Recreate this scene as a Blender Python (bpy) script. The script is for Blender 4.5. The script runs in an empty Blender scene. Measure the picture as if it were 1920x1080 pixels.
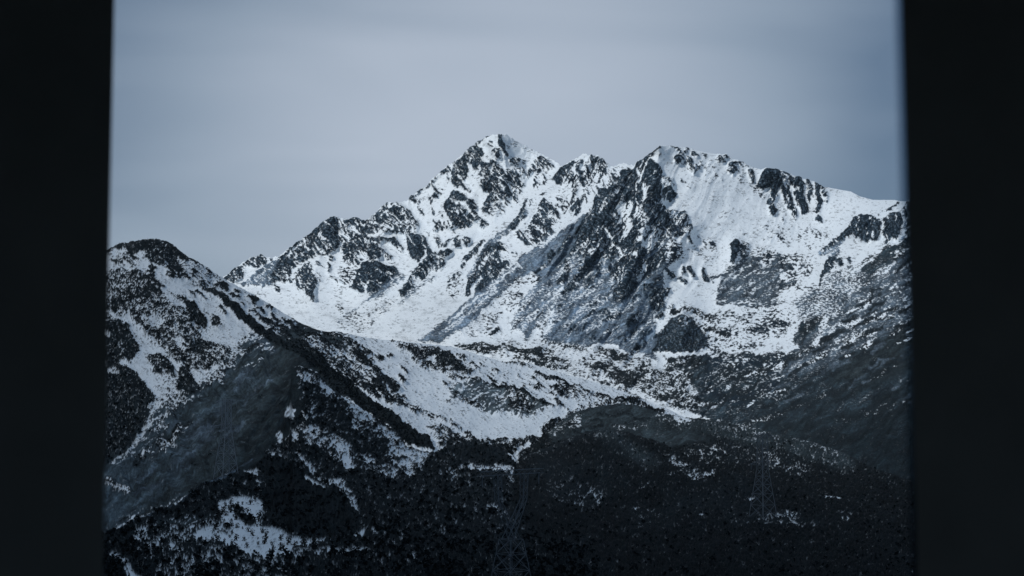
import bpy, math, random
import numpy as np

# ------------------------------------------------------------------ camera model
F, CU, CV = 2955.0, 960.0, 540.0            # focal length and centre, in pixels of a 1920 wide frame
PITCH = math.atan((700.0 - CV) / F)         # looking slightly up: the horizon lies at row 700
FW = np.array([0, math.cos(PITCH), math.sin(PITCH)])
UP = np.array([0, -math.sin(PITCH), math.cos(PITCH)])
RT = np.array([1.0, 0, 0])


def pt(u, v, D):
    u = np.asarray(u, float); v = np.asarray(v, float); D = np.asarray(D, float)
    return ((u - CU) / F * D)[..., None] * RT + (-(v - CV) / F * D)[..., None] * UP + D[..., None] * FW


scene = bpy.context.scene
COL = scene.collection
rng = np.random.default_rng(7)
random.seed(7)


# ------------------------------------------------------------------ noise
def _hash(ix, iy, seed):
    h = (ix.astype(np.int64) * 374761393 + iy.astype(np.int64) * 668265263 + seed * 1442695041) & 0xFFFFFFFF
    h = ((h ^ (h >> 13)) * 1274126177) & 0xFFFFFFFF
    h = ((h ^ (h >> 16)) * 2246822519) & 0xFFFFFFFF
    return (h ^ (h >> 15)) & 0xFFFF


def gnoise(x, y, seed=0):
    xi = np.floor(x); yi = np.floor(y); fx = x - xi; fy = y - yi
    sx = fx * fx * fx * (fx * (fx * 6 - 15) + 10); sy = fy * fy * fy * (fy * (fy * 6 - 15) + 10)

    def g(a, b):
        an = _hash(xi + a, yi + b, seed) * (2 * math.pi / 65536.0)
        return np.cos(an) * (fx - a) + np.sin(an) * (fy - b)
    n0 = g(0, 0) * (1 - sx) + g(1, 0) * sx
    n1 = g(0, 1) * (1 - sx) + g(1, 1) * sx
    return (n0 * (1 - sy) + n1 * sy) * 1.5


def fbm(x, y, seed=0, octv=4, gain=0.55, lac=2.03):
    s = 0; a = 1.0; c, sn = math.cos(0.6), math.sin(0.6)
    for o in range(octv):
        s = s + a * gnoise(x, y, seed + o * 17)
        x, y = (c * x - sn * y) * lac + 3.1, (sn * x + c * y) * lac + 7.7
        a *= gain
    return s


def ridged(x, y, seed=0, octv=3, gain=0.5, lac=2.03):
    s = 0; a = 1.0
    for o in range(octv):
        s = s + a * (1 - 2 * np.abs(gnoise(x, y, seed + o * 13)))
        x, y = x * lac + 1.7, y * lac + 4.3
        a *= gain
    return s


def uni(f):
    n = (f - f.mean()) / (f.std() + 1e-9)
    return 1.0 / (1.0 + np.exp(-1.702 * n))


def sstep(x):
    x = np.clip(x, 0, 1)
    return x * x * (3 - 2 * x)


def rot(u, v, deg):
    a = math.radians(deg); return u * math.cos(a) + v * math.sin(a), -u * math.sin(a) + v * math.cos(a)


def pts(s):
    a = np.array([float(t) for t in s.replace(',', ' ').split()])
    return a.reshape(-1, 2)


def interp(u, s):
    p = pts(s); return np.interp(u, p[:, 0], p[:, 1])


# ------------------------------------------------------------------ ground cover canvas
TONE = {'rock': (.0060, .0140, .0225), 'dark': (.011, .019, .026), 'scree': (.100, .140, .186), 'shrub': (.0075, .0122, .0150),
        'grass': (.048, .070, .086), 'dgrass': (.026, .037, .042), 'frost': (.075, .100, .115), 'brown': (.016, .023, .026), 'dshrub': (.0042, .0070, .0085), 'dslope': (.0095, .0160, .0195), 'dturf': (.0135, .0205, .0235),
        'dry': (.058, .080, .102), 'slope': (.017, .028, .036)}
KINDS = ['R', 'R2', 'S', 'V', 'D', 'L', 'G']


class Canvas:
    def __init__(self, u, v, seed=0, warp=.62):
        self.u, self.v = u, v
        n = u.size
        wu = 5.0 * fbm(u / 22, v / 22, 900 + seed, 4, .6) * warp
        wv = 5.0 * fbm(u / 22, v / 22, 950 + seed, 4, .6) * warp
        self.wu, self.wv = u + wu, v + wv
        self.thin = np.zeros(n)  # extra greying of the snow: thinner cover and painted-in shade
        self.cover = np.zeros(n); self.K = np.zeros((len(KINDS), n)); self.K[4] = 1
        self.tone = np.tile(np.array(TONE['rock']), (n, 1))

    def fill(self, kind, cover, tone):
        self.cover[:] = cover; self.K[:] = 0; self.K[KINDS.index(kind)] = 1; self.tone[:] = TONE[tone]

    def _apply(self, idx, al, kind, cover, tone):
        self.cover[idx] += (cover - self.cover[idx]) * al
        if kind != '-':
            k = KINDS.index(kind)
            self.K[:, idx] *= (1 - al); self.K[k, idx] += al
            self.tone[idx] += (np.array(TONE[tone]) - self.tone[idx]) * al[:, None]

    def poly(self, kind, cover, s, soft=4.0, tone=None):
        p = pts(s); tone = tone or ('rock' if kind in ('R', 'R2', 'D') else 'scree' if kind == 'S' else 'grass' if kind == 'G' else 'shrub')
        m = soft + 14
        idx = np.nonzero((self.u > p[:, 0].min() - m) & (self.u < p[:, 0].max() + m) & (self.v > p[:, 1].min() - m) & (self.v < p[:, 1].max() + m))[0]
        if idx.size == 0: return
        x, y = self.wu[idx], self.wv[idx]
        d2 = np.full(idx.size, 1e9); ins = np.zeros(idx.size, bool)
        q = np.roll(p, -1, 0)
        for (ax, ay), (bx, by) in zip(p, q):
            ex, ey = bx - ax, by - ay
            t = np.clip(((x - ax) * ex + (y - ay) * ey) / (ex * ex + ey * ey + 1e-9), 0, 1)
            d2 = np.minimum(d2, (x - ax - t * ex) ** 2 + (y - ay - t * ey) ** 2)
            if ay != by:
                c = ((ay > y) != (by > y)) & (x < (bx - ax) * (y - ay) / (by - ay) + ax)
                ins ^= c
        sd = np.where(ins, 1, -1) * np.sqrt(d2)
        self._apply(idx, sstep(sd / (2 * soft) + .5), kind, cover, tone)

    def line(self, kind, cover, w, s, soft=2.5, tone=None):
        p = pts(s); tone = tone or ('rock' if kind in ('R', 'R2', 'D') else 'scree' if kind == 'S' else 'grass' if kind == 'G' else 'shrub')
        if len(p) == 1: p = np.vstack([p, p + .1])
        m = w + soft + 14
        idx = np.nonzero((self.u > p[:, 0].min() - m) & (self.u < p[:, 0].max() + m) & (self.v > p[:, 1].min() - m) & (self.v < p[:, 1].max() + m))[0]
        if idx.size == 0: return
        x, y = self.wu[idx], self.wv[idx]
        d2 = np.full(idx.size, 1e9)
        for (ax, ay), (bx, by) in zip(p[:-1], p[1:]):
            ex, ey = bx - ax, by - ay
            t = np.clip(((x - ax) * ex + (y - ay) * ey) / (ex * ex + ey * ey + 1e-9), 0, 1)
            d2 = np.minimum(d2, (x - ax - t * ex) ** 2 + (y - ay - t * ey) ** 2)
        sd = w * .5 - np.sqrt(d2)
        self._apply(idx, sstep(sd / (2 * soft) + .5), kind, cover, tone)

    def dust(self, amt, s, soft=25.):  # darkens snow inside an outline, standing in for weaker light there
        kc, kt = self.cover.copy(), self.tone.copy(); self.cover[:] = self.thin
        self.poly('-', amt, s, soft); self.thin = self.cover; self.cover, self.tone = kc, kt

    def strokes(self, kind, cover, n, s, ang, ln, wd, seed, tone=None, soft=2.0):
        r = np.random.default_rng(seed); p = pts(s); q = np.roll(p, -1, 0); k = 0
        while k < n:
            x = r.uniform(p[:, 0].min(), p[:, 0].max()); y = r.uniform(p[:, 1].min(), p[:, 1].max())
            ins = False
            for (ax, ay), (bx, by) in zip(p, q):
                if (ay > y) != (by > y) and x < (bx - ax) * (y - ay) / (by - ay) + ax: ins = not ins
            if not ins: continue
            k += 1
            a = math.radians(ang + r.normal(0, 9)); L = r.uniform(*ln); w = r.uniform(*wd); bend = r.normal(0, .12) * L
            x1, y1 = x + L * math.cos(a), y + L * math.sin(a)
            xm, ym = (x + x1) / 2 - bend * math.sin(a), (y + y1) / 2 + bend * math.cos(a)
            self.line(kind, cover * r.uniform(.85, 1.08) if cover < .9 else max(cover, 1.0), w, '%f,%f %f,%f %f,%f' % (x, y, xm, ym, x1, y1), soft, tone)

    def snow(self, w, s, cover=.06): self.line('-', cover, w, s)
    def spoly(self, s, cover=.1, soft=4.): self.poly('-', cover, s, soft)

    def finish(self, seed, strata=52, sl=36, shr=1.0):
        u, v = self.u, self.v
        wu = u + 4 * fbm(u / 30, v / 30, seed + 1, 3); wv = v + 4 * fbm(u / 30, v / 30, seed + 2, 3)
        N = []
        a, b = rot(wu, wv, strata)      # strata dipping to the right
        N.append(.75 * ridged(a / 34, b / 6.2, seed + 3, 3, .65) + .40 * fbm(u / 22, v / 22, seed + 17, 2, .6) + .62 * fbm(u / 5.6, v / 5.0, seed + 4, 3, .85))
        a, b = rot(wu, wv, -62)          # ribs falling to the left
        N.append(.80 * ridged(a / 40, b / 6.8, seed + 5, 3, .65) + .40 * fbm(u / 22, v / 22, seed + 18, 2, .6) + .62 * fbm(u / 5.6, v / 5.0, seed + 6, 3, .85))
        a, b = rot(u, v, -38)
        N.append(.50 * fbm(a / 46, b / 9, seed + 7, 3, .6) + .95 * fbm(u / 6.0, v / 2.5, seed + 8, 3, .8))
        N.append(.62 * fbm(u / (11 * shr), v / (8 * shr), seed + 9, 3, .75) + .85 * fbm(u / (3.6 * shr), v / (2.7 * shr), seed + 10, 2, .8))
        N.append(.5 * fbm(u / 26, v / 14, seed + 11, 2, .6) + .9 * fbm(u / 6.5, v / 3.2, seed + 12, 3, .7))
        a, b = rot(u, v, sl)
        N.append(.65 * fbm(a / 18, b / 4.2, seed + 13, 3, .7) + .80 * fbm(u / 3.8, v / 2.5, seed + 14, 2, .8))
        a, b = rot(u, v, -32)
        N.append(.7 * fbm(a / 30, b / 6, seed + 15, 3, .6) + .6 * fbm(u / 5, v / 3.5, seed + 16, 2, .7))
        kk = self.K[3] + self.K[4] + self.K[5]                    # clumps and clearings of every size
        lf = fbm(u / 75, v / 45, seed + 61, 4, .75)
        self.cover = np.where(self.cover < .93, np.clip(self.cover * np.exp(.62 * kk * np.clip(lf, np.where(self.cover > .6, -.22, -1.0), 1.0)), 0, .95), self.cover)
        U = sum(self.K[i] * uni(N[i]) for i in range(len(N)))
        c = np.where(self.cover < .97, self.cover * 1.06 - .03 + .085 * (self.K[0] + self.K[1]), self.cover * 1.1 - .035)
        soft = .15 + .20 * self.K[2] + .10 * self.K[3] + .12 * self.K[4] + .10 * self.K[5]
        self.d = sstep((c - U) / (2 * soft) + .5)
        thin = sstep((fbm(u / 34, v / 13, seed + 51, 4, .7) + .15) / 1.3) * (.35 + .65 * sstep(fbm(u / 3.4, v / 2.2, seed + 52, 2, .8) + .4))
        self.d = np.maximum(self.d, .21 * thin + self.thin * (.75 + .5 * thin))      # thin snow greyed at random, plus shade painted over low slopes and the hill
        tv = fbm(u / 4.2, v / 2.8, seed + 21, 3, .8)
        tv2 = fbm(u / 40, v / 30, seed + 22, 3, .6)
        sg = self.K[2] + self.K[6]
        a, b = rot(u + 6 * tv2, v + 6 * tv2, -31)
        st = fbm(a / 46, b / 7.5, seed + 23, 4, .62)
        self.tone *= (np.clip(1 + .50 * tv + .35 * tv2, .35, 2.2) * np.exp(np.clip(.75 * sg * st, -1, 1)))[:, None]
        # snow dust caught on ledges inside the rock
        kr = self.K[0] + self.K[1]
        a, b = rot(wu, wv, strata)
        du = uni(.6 * ridged(a / 15, b / 4.2, seed + 31, 2, .6) + 1.0 * fbm(u / 3.6, v / 2.8, seed + 32, 2, .8))
        self.tone += (kr * sstep((.30 - du) / .24))[:, None] * np.array([.095, .13, .165])
        self.U = U
        return self.d


def blur2(a, n=2):
    for _ in range(n):
        a = (np.roll(a, 1, 0) + np.roll(a, -1, 0) + 2 * a) / 4
        a = (np.roll(a, 1, 1) + np.roll(a, -1, 1) + 2 * a) / 4
    return a


# ------------------------------------------------------------------ depth fields
def tps(ctrl, u, v):
    c = np.array(ctrl, float); X = c[:, :2] / 400.0; y = np.log(c[:, 2])
    d = np.linalg.norm(X[:, None] - X[None], axis=2)
    k = np.where(d > 0, d * d * np.log(d + 1e-12), 0) + np.eye(len(X)) * .02
    P = np.hstack([np.ones((len(X), 1)), X])
    A = np.block([[k, P], [P.T, np.zeros((3, 3))]])
    w = np.linalg.solve(A, np.concatenate([y, np.zeros(3)]))
    out = np.zeros(u.shape)
    for i in range(len(X)):
        dd = np.hypot(u / 400.0 - X[i, 0], v / 400.0 - X[i, 1])
        out += w[i] * np.where(dd > 0, dd * dd * np.log(dd + 1e-12), 0)
    out += w[-3] + w[-2] * u / 400.0 + w[-1] * v / 400.0
    return np.exp(out)


def tent(u, v, s, w):
    p = pts(s); d2 = np.full(u.shape, 1e9)
    for (ax, ay), (bx, by) in zip(p[:-1], p[1:]):
        ex, ey = bx - ax, by - ay
        t = np.clip(((u - ax) * ex + (v - ay) * ey) / (ex * ex + ey * ey + 1e-9), 0, 1)
        d2 = np.minimum(d2, (u - ax - t * ex) ** 2 + (v - ay - t * ey) ** 2)
    x = np.clip(1 - np.sqrt(d2) / w, 0, 1)
    return x * (.35 + .65 * x)


def columns(a, b, fine_a=182.0, fine_b=1730.0, st=1.3, coarse=8.0):
    L = []
    if a < fine_a: L.append(np.arange(a, fine_a, coarse))
    L.append(np.arange(max(a, fine_a), min(b, fine_b), st))
    if b > fine_b: L.append(np.arange(fine_b, b, coarse))
    return np.concatenate(L)


# ------------------------------------------------------------------ materials
def mat(name):
    m = bpy.data.materials.new(name); m.use_nodes = True
    nt = m.node_tree; b = nt.nodes['Principled BSDF']
    return m, nt, b


def N_(nt, t, **kw):
    n = nt.nodes.new(t)
    for k, v in kw.items(): setattr(n, k, v)
    return n


def N_bs(nt, mr):
    n = N_(nt, 'ShaderNodeMapRange'); n.inputs['To Min'].default_value = .06; n.inputs['To Max'].default_value = .6
    nt.links.new(mr.outputs['Result'], n.inputs['Value']); return n.outputs['Result']


def terrain_material(name, scale, bump):
    m, nt, b = mat(name)
    at = N_(nt, 'ShaderNodeAttribute', attribute_name='bare')
    tn = N_(nt, 'ShaderNodeAttribute', attribute_name='tone')
    tc = N_(nt, 'ShaderNodeTexCoord')
    nz = N_(nt, 'ShaderNodeTexNoise'); nz.inputs['Scale'].default_value = scale; nz.inputs['Detail'].default_value = 5; nz.inputs['Roughness'].default_value = .65
    nt.links.new(tc.outputs['Object'], nz.inputs['Vector'])
    ad = N_(nt, 'ShaderNodeMath', operation='MULTIPLY_ADD'); ad.inputs[1].default_value = 1.0; ad.inputs[2].default_value = -.5
    nt.links.new(nz.outputs['Fac'], ad.inputs[0])
    sm = N_(nt, 'ShaderNodeMath', operation='ADD'); nt.links.new(at.outputs['Fac'], sm.inputs[0]); nt.links.new(ad.outputs[0], sm.inputs[1])
    mr = N_(nt, 'ShaderNodeMapRange', interpolation_type='SMOOTHSTEP'); mr.inputs['From Min'].default_value = -.06; mr.inputs['From Max'].default_value = .98
    nt.links.new(sm.outputs[0], mr.inputs['Value'])
    sn = N_(nt, 'ShaderNodeMix', data_type='RGBA'); sn.inputs['A'].default_value = (.74, .81, .865, 1); sn.inputs['B'].default_value = (.83, .89, .935, 1)
    nt.links.new(nz.outputs['Fac'], sn.inputs['Factor'])
    hv = N_(nt, 'ShaderNodeMapRange'); hv.inputs['From Min'].default_value = .3; hv.inputs['From Max'].default_value = .7; hv.inputs['To Min'].default_value = .55; hv.inputs['To Max'].default_value = 1.5
    nt.links.new(nz.outputs['Fac'], hv.inputs['Value'])
    tm = N_(nt, 'ShaderNodeMix', data_type='RGBA', blend_type='MULTIPLY'); tm.inputs['Factor'].default_value = 1
    nt.links.new(tn.outputs['Color'], tm.inputs['A']); nt.links.new(hv.outputs['Result'], tm.inputs['B'])
    mx = N_(nt, 'ShaderNodeMix', data_type='RGBA')
    nt.links.new(mr.outputs['Result'], mx.inputs['Factor']); nt.links.new(sn.outputs['Result'], mx.inputs['A']); nt.links.new(tm.outputs['Result'], mx.inputs['B'])
    nt.links.new(mx.outputs['Result'], b.inputs['Base Color'])
    b.inputs['Roughness'].default_value = .92; b.inputs['Specular IOR Level'].default_value = .08
    bp = N_(nt, 'ShaderNodeBump'); nt.links.new(N_bs(nt, mr), bp.inputs['Strength']); bp.inputs['Distance'].default_value = bump
    nt.links.new(nz.outputs['Fac'], bp.inputs['Height']); nt.links.new(bp.outputs['Normal'], b.inputs['Normal'])
    return m


def flat_material(name, col, rough=.8, spec=.2, metal=0, nscale=8, amt=.25):
    m, nt, b = mat(name)
    tc = N_(nt, 'ShaderNodeTexCoord'); nz = N_(nt, 'ShaderNodeTexNoise'); nz.inputs['Scale'].default_value = nscale; nz.inputs['Detail'].default_value = 4
    nt.links.new(tc.outputs['Object'], nz.inputs['Vector'])
    mx = N_(nt, 'ShaderNodeMix', data_type='RGBA')
    mx.inputs['A'].default_value = tuple(c * (1 - amt) for c in col) + (1,); mx.inputs['B'].default_value = tuple(min(1, c * (1 + amt)) for c in col) + (1,)
    nt.links.new(nz.outputs['Fac'], mx.inputs['Factor']); nt.links.new(mx.outputs['Result'], b.inputs['Base Color'])
    b.inputs['Roughness'].default_value = rough; b.inputs['Specular IOR Level'].default_value = spec; b.inputs['Metallic'].default_value = metal
    return m


# ------------------------------------------------------------------ mesh output
def mesh_np(name, V, Q, m, smooth=True, attrs=None):
    me = bpy.data.meshes.new(name)
    n = len(Q); k = Q.shape[1]
    me.vertices.add(len(V)); me.vertices.foreach_set('co', V.astype(np.float32).ravel())
    me.loops.add(n * k); me.loops.foreach_set('vertex_index', Q.astype(np.int32).ravel())
    me.polygons.add(n); me.polygons.foreach_set('loop_start', np.arange(0, n * k, k, dtype=np.int32))
    me.polygons.foreach_set('use_smooth', np.full(n, smooth))
    me.update(calc_edges=True)
    for nm, (typ, arr) in (attrs or {}).items():
        a = me.attributes.new(nm, typ, 'POINT')
        a.data.foreach_set('color' if typ == 'FLOAT_COLOR' else 'value', arr.astype(np.float32).ravel())
    me.materials.append(m)
    o = bpy.data.objects.new(name, me); COL.objects.link(o)
    return o


def tag(o, label, cat, kind=None, group=None):
    o['label'] = label; o['category'] = cat
    if kind: o['kind'] = kind
    if group: o['group'] = group
    return o


def grid_quads(nv, nu):
    i = np.arange(nv * nu).reshape(nv, nu)
    return np.stack([i[1:, :-1].ravel(), i[1:, 1:].ravel(), i[:-1, 1:].ravel(), i[:-1, :-1].ravel()], 1)


class Sheet:
    """One slope of terrain: rows run from its foot up to its crest, then over the crest and down the far side."""

    def __init__(self, ua, ub, rows, top, bot, ctrl, spurs=(), gamma=1.0, jag=(0, 0), seed=0):
        self.uc = columns(ua, ub); t = np.linspace(0, 1, rows) ** gamma
        top_v = interp(self.uc, top); bot_v = interp(self.uc, bot)
        if jag[0]:
            jw = np.ones(self.uc.size) if jag[1] == 0 else np.clip(interp(self.uc, jag[1]), 0, 1)
            top_v = top_v + jag[0] * jw * (fbm(self.uc / 9, 0 * self.uc, seed + 70, 3, .65) - .2)
        self.top_v = top_v
        bot_v = np.maximum(bot_v, top_v + 12)
        self.U = np.tile(self.uc, (rows, 1)); self.V = top_v + (bot_v - top_v) * t[:, None]
        self.D = tps(ctrl, self.U, self.V)
        for amp, w, s in spurs: self.D -= amp * tent(self.U, self.V, s, w)
        self.seed = seed
        self.c = Canvas(self.U.ravel(), self.V.ravel(), seed)

    def normals(self, P):
        du = np.gradient(P, axis=1); dv = np.gradient(P, axis=0)
        n = np.cross(dv, du); n /= np.linalg.norm(n, axis=2, keepdims=True) + 1e-9
        flip = np.sum(n * P, axis=2) > 0
        n[flip] *= -1
        return n

    def build(self, rock=0., ledge=0., shrub=0., rough=0., gully=0., out=0., back=(250., 120.), lump=18.):
        sh = self.U.shape; u, v = self.U, self.V; c = self.c
        d = c.d.reshape(sh); K = c.K.reshape((len(KINDS),) + sh)
        kr = K[0] + K[1]; ks = K[3] + K[5]
        P = pt(u, v, self.D)
        n = self.normals(P)
        px = self.D / F
        U = c.U.reshape(sh)
        cov = blur2(np.clip(c.cover.reshape(sh), 0, 1), 5)
        rel = (1 - U)
        h = kr * (rock * blur2(d * cov, 3) + ledge * rel * (.25 + cov))
        h += ks * shrub * (blur2(d, 1) * (.5 + .9 * (.5 - U)))
        h += K[2] * ledge * .25 * rel + K[4] * ledge * .15 * rel
        h += rough * fbm(u / 90, v / 60, self.seed + 40, 3, .42)
        if gully:
            aw = u + 9 * fbm(u / 80, v / 80, self.seed + 81, 2); bw = v + 9 * fbm(u / 80, v / 80, self.seed + 82, 2)
            a, b = rot(aw, bw, -60); g = ridged(a / 150, b / 30, self.seed + 83, 3, .5)
            a, b = rot(aw, bw, 58); g2 = ridged(a / 130, b / 26, self.seed + 84, 3, .5)
            wl = sstep((1060 - u) / 160.0) * .6
            wr = .13 + .87 * blur2(sstep(cov * 1.6), 6)
            calm = 1 - .75 * sstep((u - 1290) / 120.0) * sstep((v - 440) / 80.0)
            h += gully * wr * calm * ((1 - wl) * g + wl * g2)
        if out:                                   # ribs stand out of a steep face more than they rise
            hz = P.copy(); hz[..., 2] *= .2; hz /= np.linalg.norm(hz, axis=2, keepdims=True)
            n = (1 - out) * n - out * hz
        fade = np.clip((np.arange(sh[0]) / 6.0), 0, 1)[:, None]
        P = P + n * (h * (.35 + .65 * fade))[..., None]
        self.P = P; self.nrm = n
        # far side of the crest
        far = []
        base = P[0]
        hd = base[:, :2] / np.linalg.norm(base[:, :2], axis=1, keepdims=True)
        for k, (fr, dz) in enumerate(((1.0, 1.0), (.55, .50), (.25, .18), (.08, .04))):
            q = base.copy(); q[:, :2] += hd * back[0] * fr; q[:, 2] -= back[1] * dz
            far.append(q)
        A = np.concatenate([np.stack(far, 0), P], 0)
        nb = len(far)
        dd = np.concatenate([np.repeat(d[:1], nb, 0), d], 0)
        tn = c.tone.reshape(sh + (3,)); tn = np.concatenate([np.repeat(tn[:1], nb, 0), tn], 0)
        self.out = (A, dd, tn, nb)
        return self

    def emit(self, name, m, faces=None):
        A, dd, tn, nb = self.out
        nv, nu = dd.shape
        Q = grid_quads(nv, nu)
        if faces is not None: Q = Q[faces]
        used = np.unique(Q); mp = np.zeros(nv * nu, np.int64); mp[used] = np.arange(used.size)
        rgba = np.concatenate([tn.reshape(-1, 3)[used], np.ones((used.size, 1))], 1)
        return mesh_np(name, A.reshape(-1, 3)[used], mp[Q], m, True,
                       {'bare': ('FLOAT', dd.ravel()[used]), 'tone': ('FLOAT_COLOR', rgba)})


# ================================================================== the snowy range
TOP_A = '''-260,640 100,610 300,570 400,530 420,520 437,507 458,492 470,483 482,482 492,477.5 500,483 523,482 537,469 562,451 578,442 607,415 625,404.7 642,410 652,412
665,408 678,412 685,415 703,400 717,387 727,379.7 740,380 762,377.5 770,370 783,359 802,347 812,333 827,322 840,310 855,301 873,284 890,271 903,262 923,252.5 940,252.5 953,256
973,267.5 998,281 1013,287.5 1033,299 1055,312 1070,302 1083,295 1098,288 1104,291 1110,291 1125,294 1133,301 1145,312.5 1152,313 1160,308 1168,306 1187,312 1193,303 1207,298
1238,272.5 1253,273 1272,276 1287,277 1323,286 1343,289 1362,289 1376,299 1391,302 1403,311 1427,318 1435,315 1459,319 1477,325 1496,332 1514,337 1532,344 1544,351 1554,352
1595,359 1611,368 1637,375 1677,375 1694,378 1704,378 1740,372 1800,376 1900,400 2040,430 2180,470'''
BOT_A = '-260,700 300,640 420,575 520,622 620,668 730,690 850,700 950,735 1060,765 1290,850 1400,850 1480,865 1600,925 1740,960 2180,990'
CTRL_A = [(-200, 660, 6400), (100, 620, 6500), (430, 520, 6700), (492, 478, 6750), (620, 405, 6600), (740, 382, 6500), (850, 303, 6450), (935, 253, 6450), (1050, 308, 6350), (1100, 290, 6150), (1180, 310, 6000),
          (1238, 273, 5750), (1400, 310, 5750), (1550, 353, 5800), (1690, 378, 5500), (1850, 385, 4900), (2150, 460, 4500),
          (450, 540, 6350), (520, 580, 5950), (560, 600, 5800), (650, 630, 5450), (740, 640, 5200), (700, 500, 6050), (850, 450, 6000), (900, 480, 5800), (930, 560, 5050), (1000, 400, 5950), (860, 620, 4700),
          (1230, 360, 5350), (1150, 450, 5050), (1060, 480, 5150), (1000, 560, 4800), (1100, 560, 4700), (1200, 560, 4600), (1020, 640, 4350), (1150, 640, 4250), (1275, 640, 4150), (1250, 690, 3850),
          (1350, 400, 5350), (1450, 440, 5250), (1560, 440, 5200), (1340, 500, 4950), (1400, 540, 4750), (1500, 560, 4500), (1620, 430, 4700), (1700, 420, 4500), (1600, 500, 4350), (1700, 500, 4100), (1340, 600, 4450), (1450, 630, 4150),
          (1000, 700, 3900), (1100, 730, 3600), (1200, 750, 3350), (1290, 785, 3050), (1400, 720, 3450), (1500, 700, 3400), (1600, 640, 3500), (1700, 620, 3350), (1600, 760, 2850), (1720, 740, 2750), (1400, 800, 2900), (1550, 850, 2500), (1720, 900, 2250), (2100, 700, 2700), (2100, 950, 2100)]
SPURS_A = [(230, 95, '1238,273 1195,310 1150,355 1100,402 1066,425 1010,470 930,535 845,602 785,645'), (120, 45, '1100,290 1060,345 1020,372 975,430 930,465 880,540'), (70, 26, '985,400 935,445 895,480 842,538'),
           (90, 30, '880,450 840,470 790,495 755,550 690,590'), (90, 60, '935,253 915,310 885,370 850,410'), (90, 52, '935,253 950,320 925,420'), (110, 50, '740,380 715,450 695,545'), (90, 42, '625,405 600,480 575,560'),
           (60, 26, '780,435 787,492'), (110, 42, '1238,273 1222,360 1200,450 1160,565'), (100, 36, '1180,315 1135,400 1100,490'), (90, 36, '1290,430 1240,505 1180,600'), (110, 48, '1280,588 1278,665'),
           (70, 34, '1440,325 1500,345 1545,365'), (150, 46, '1600,430 1640,408 1690,395 1740,400'), (60, 28, '1378,455 1375,495'), (60, 30, '1545,520 1560,490 1578,490'), (60, 40, '1500,610 1560,585'), (35, 26, '870,655 1010,662'), (30, 25, '1140,712 1205,712')]


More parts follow.
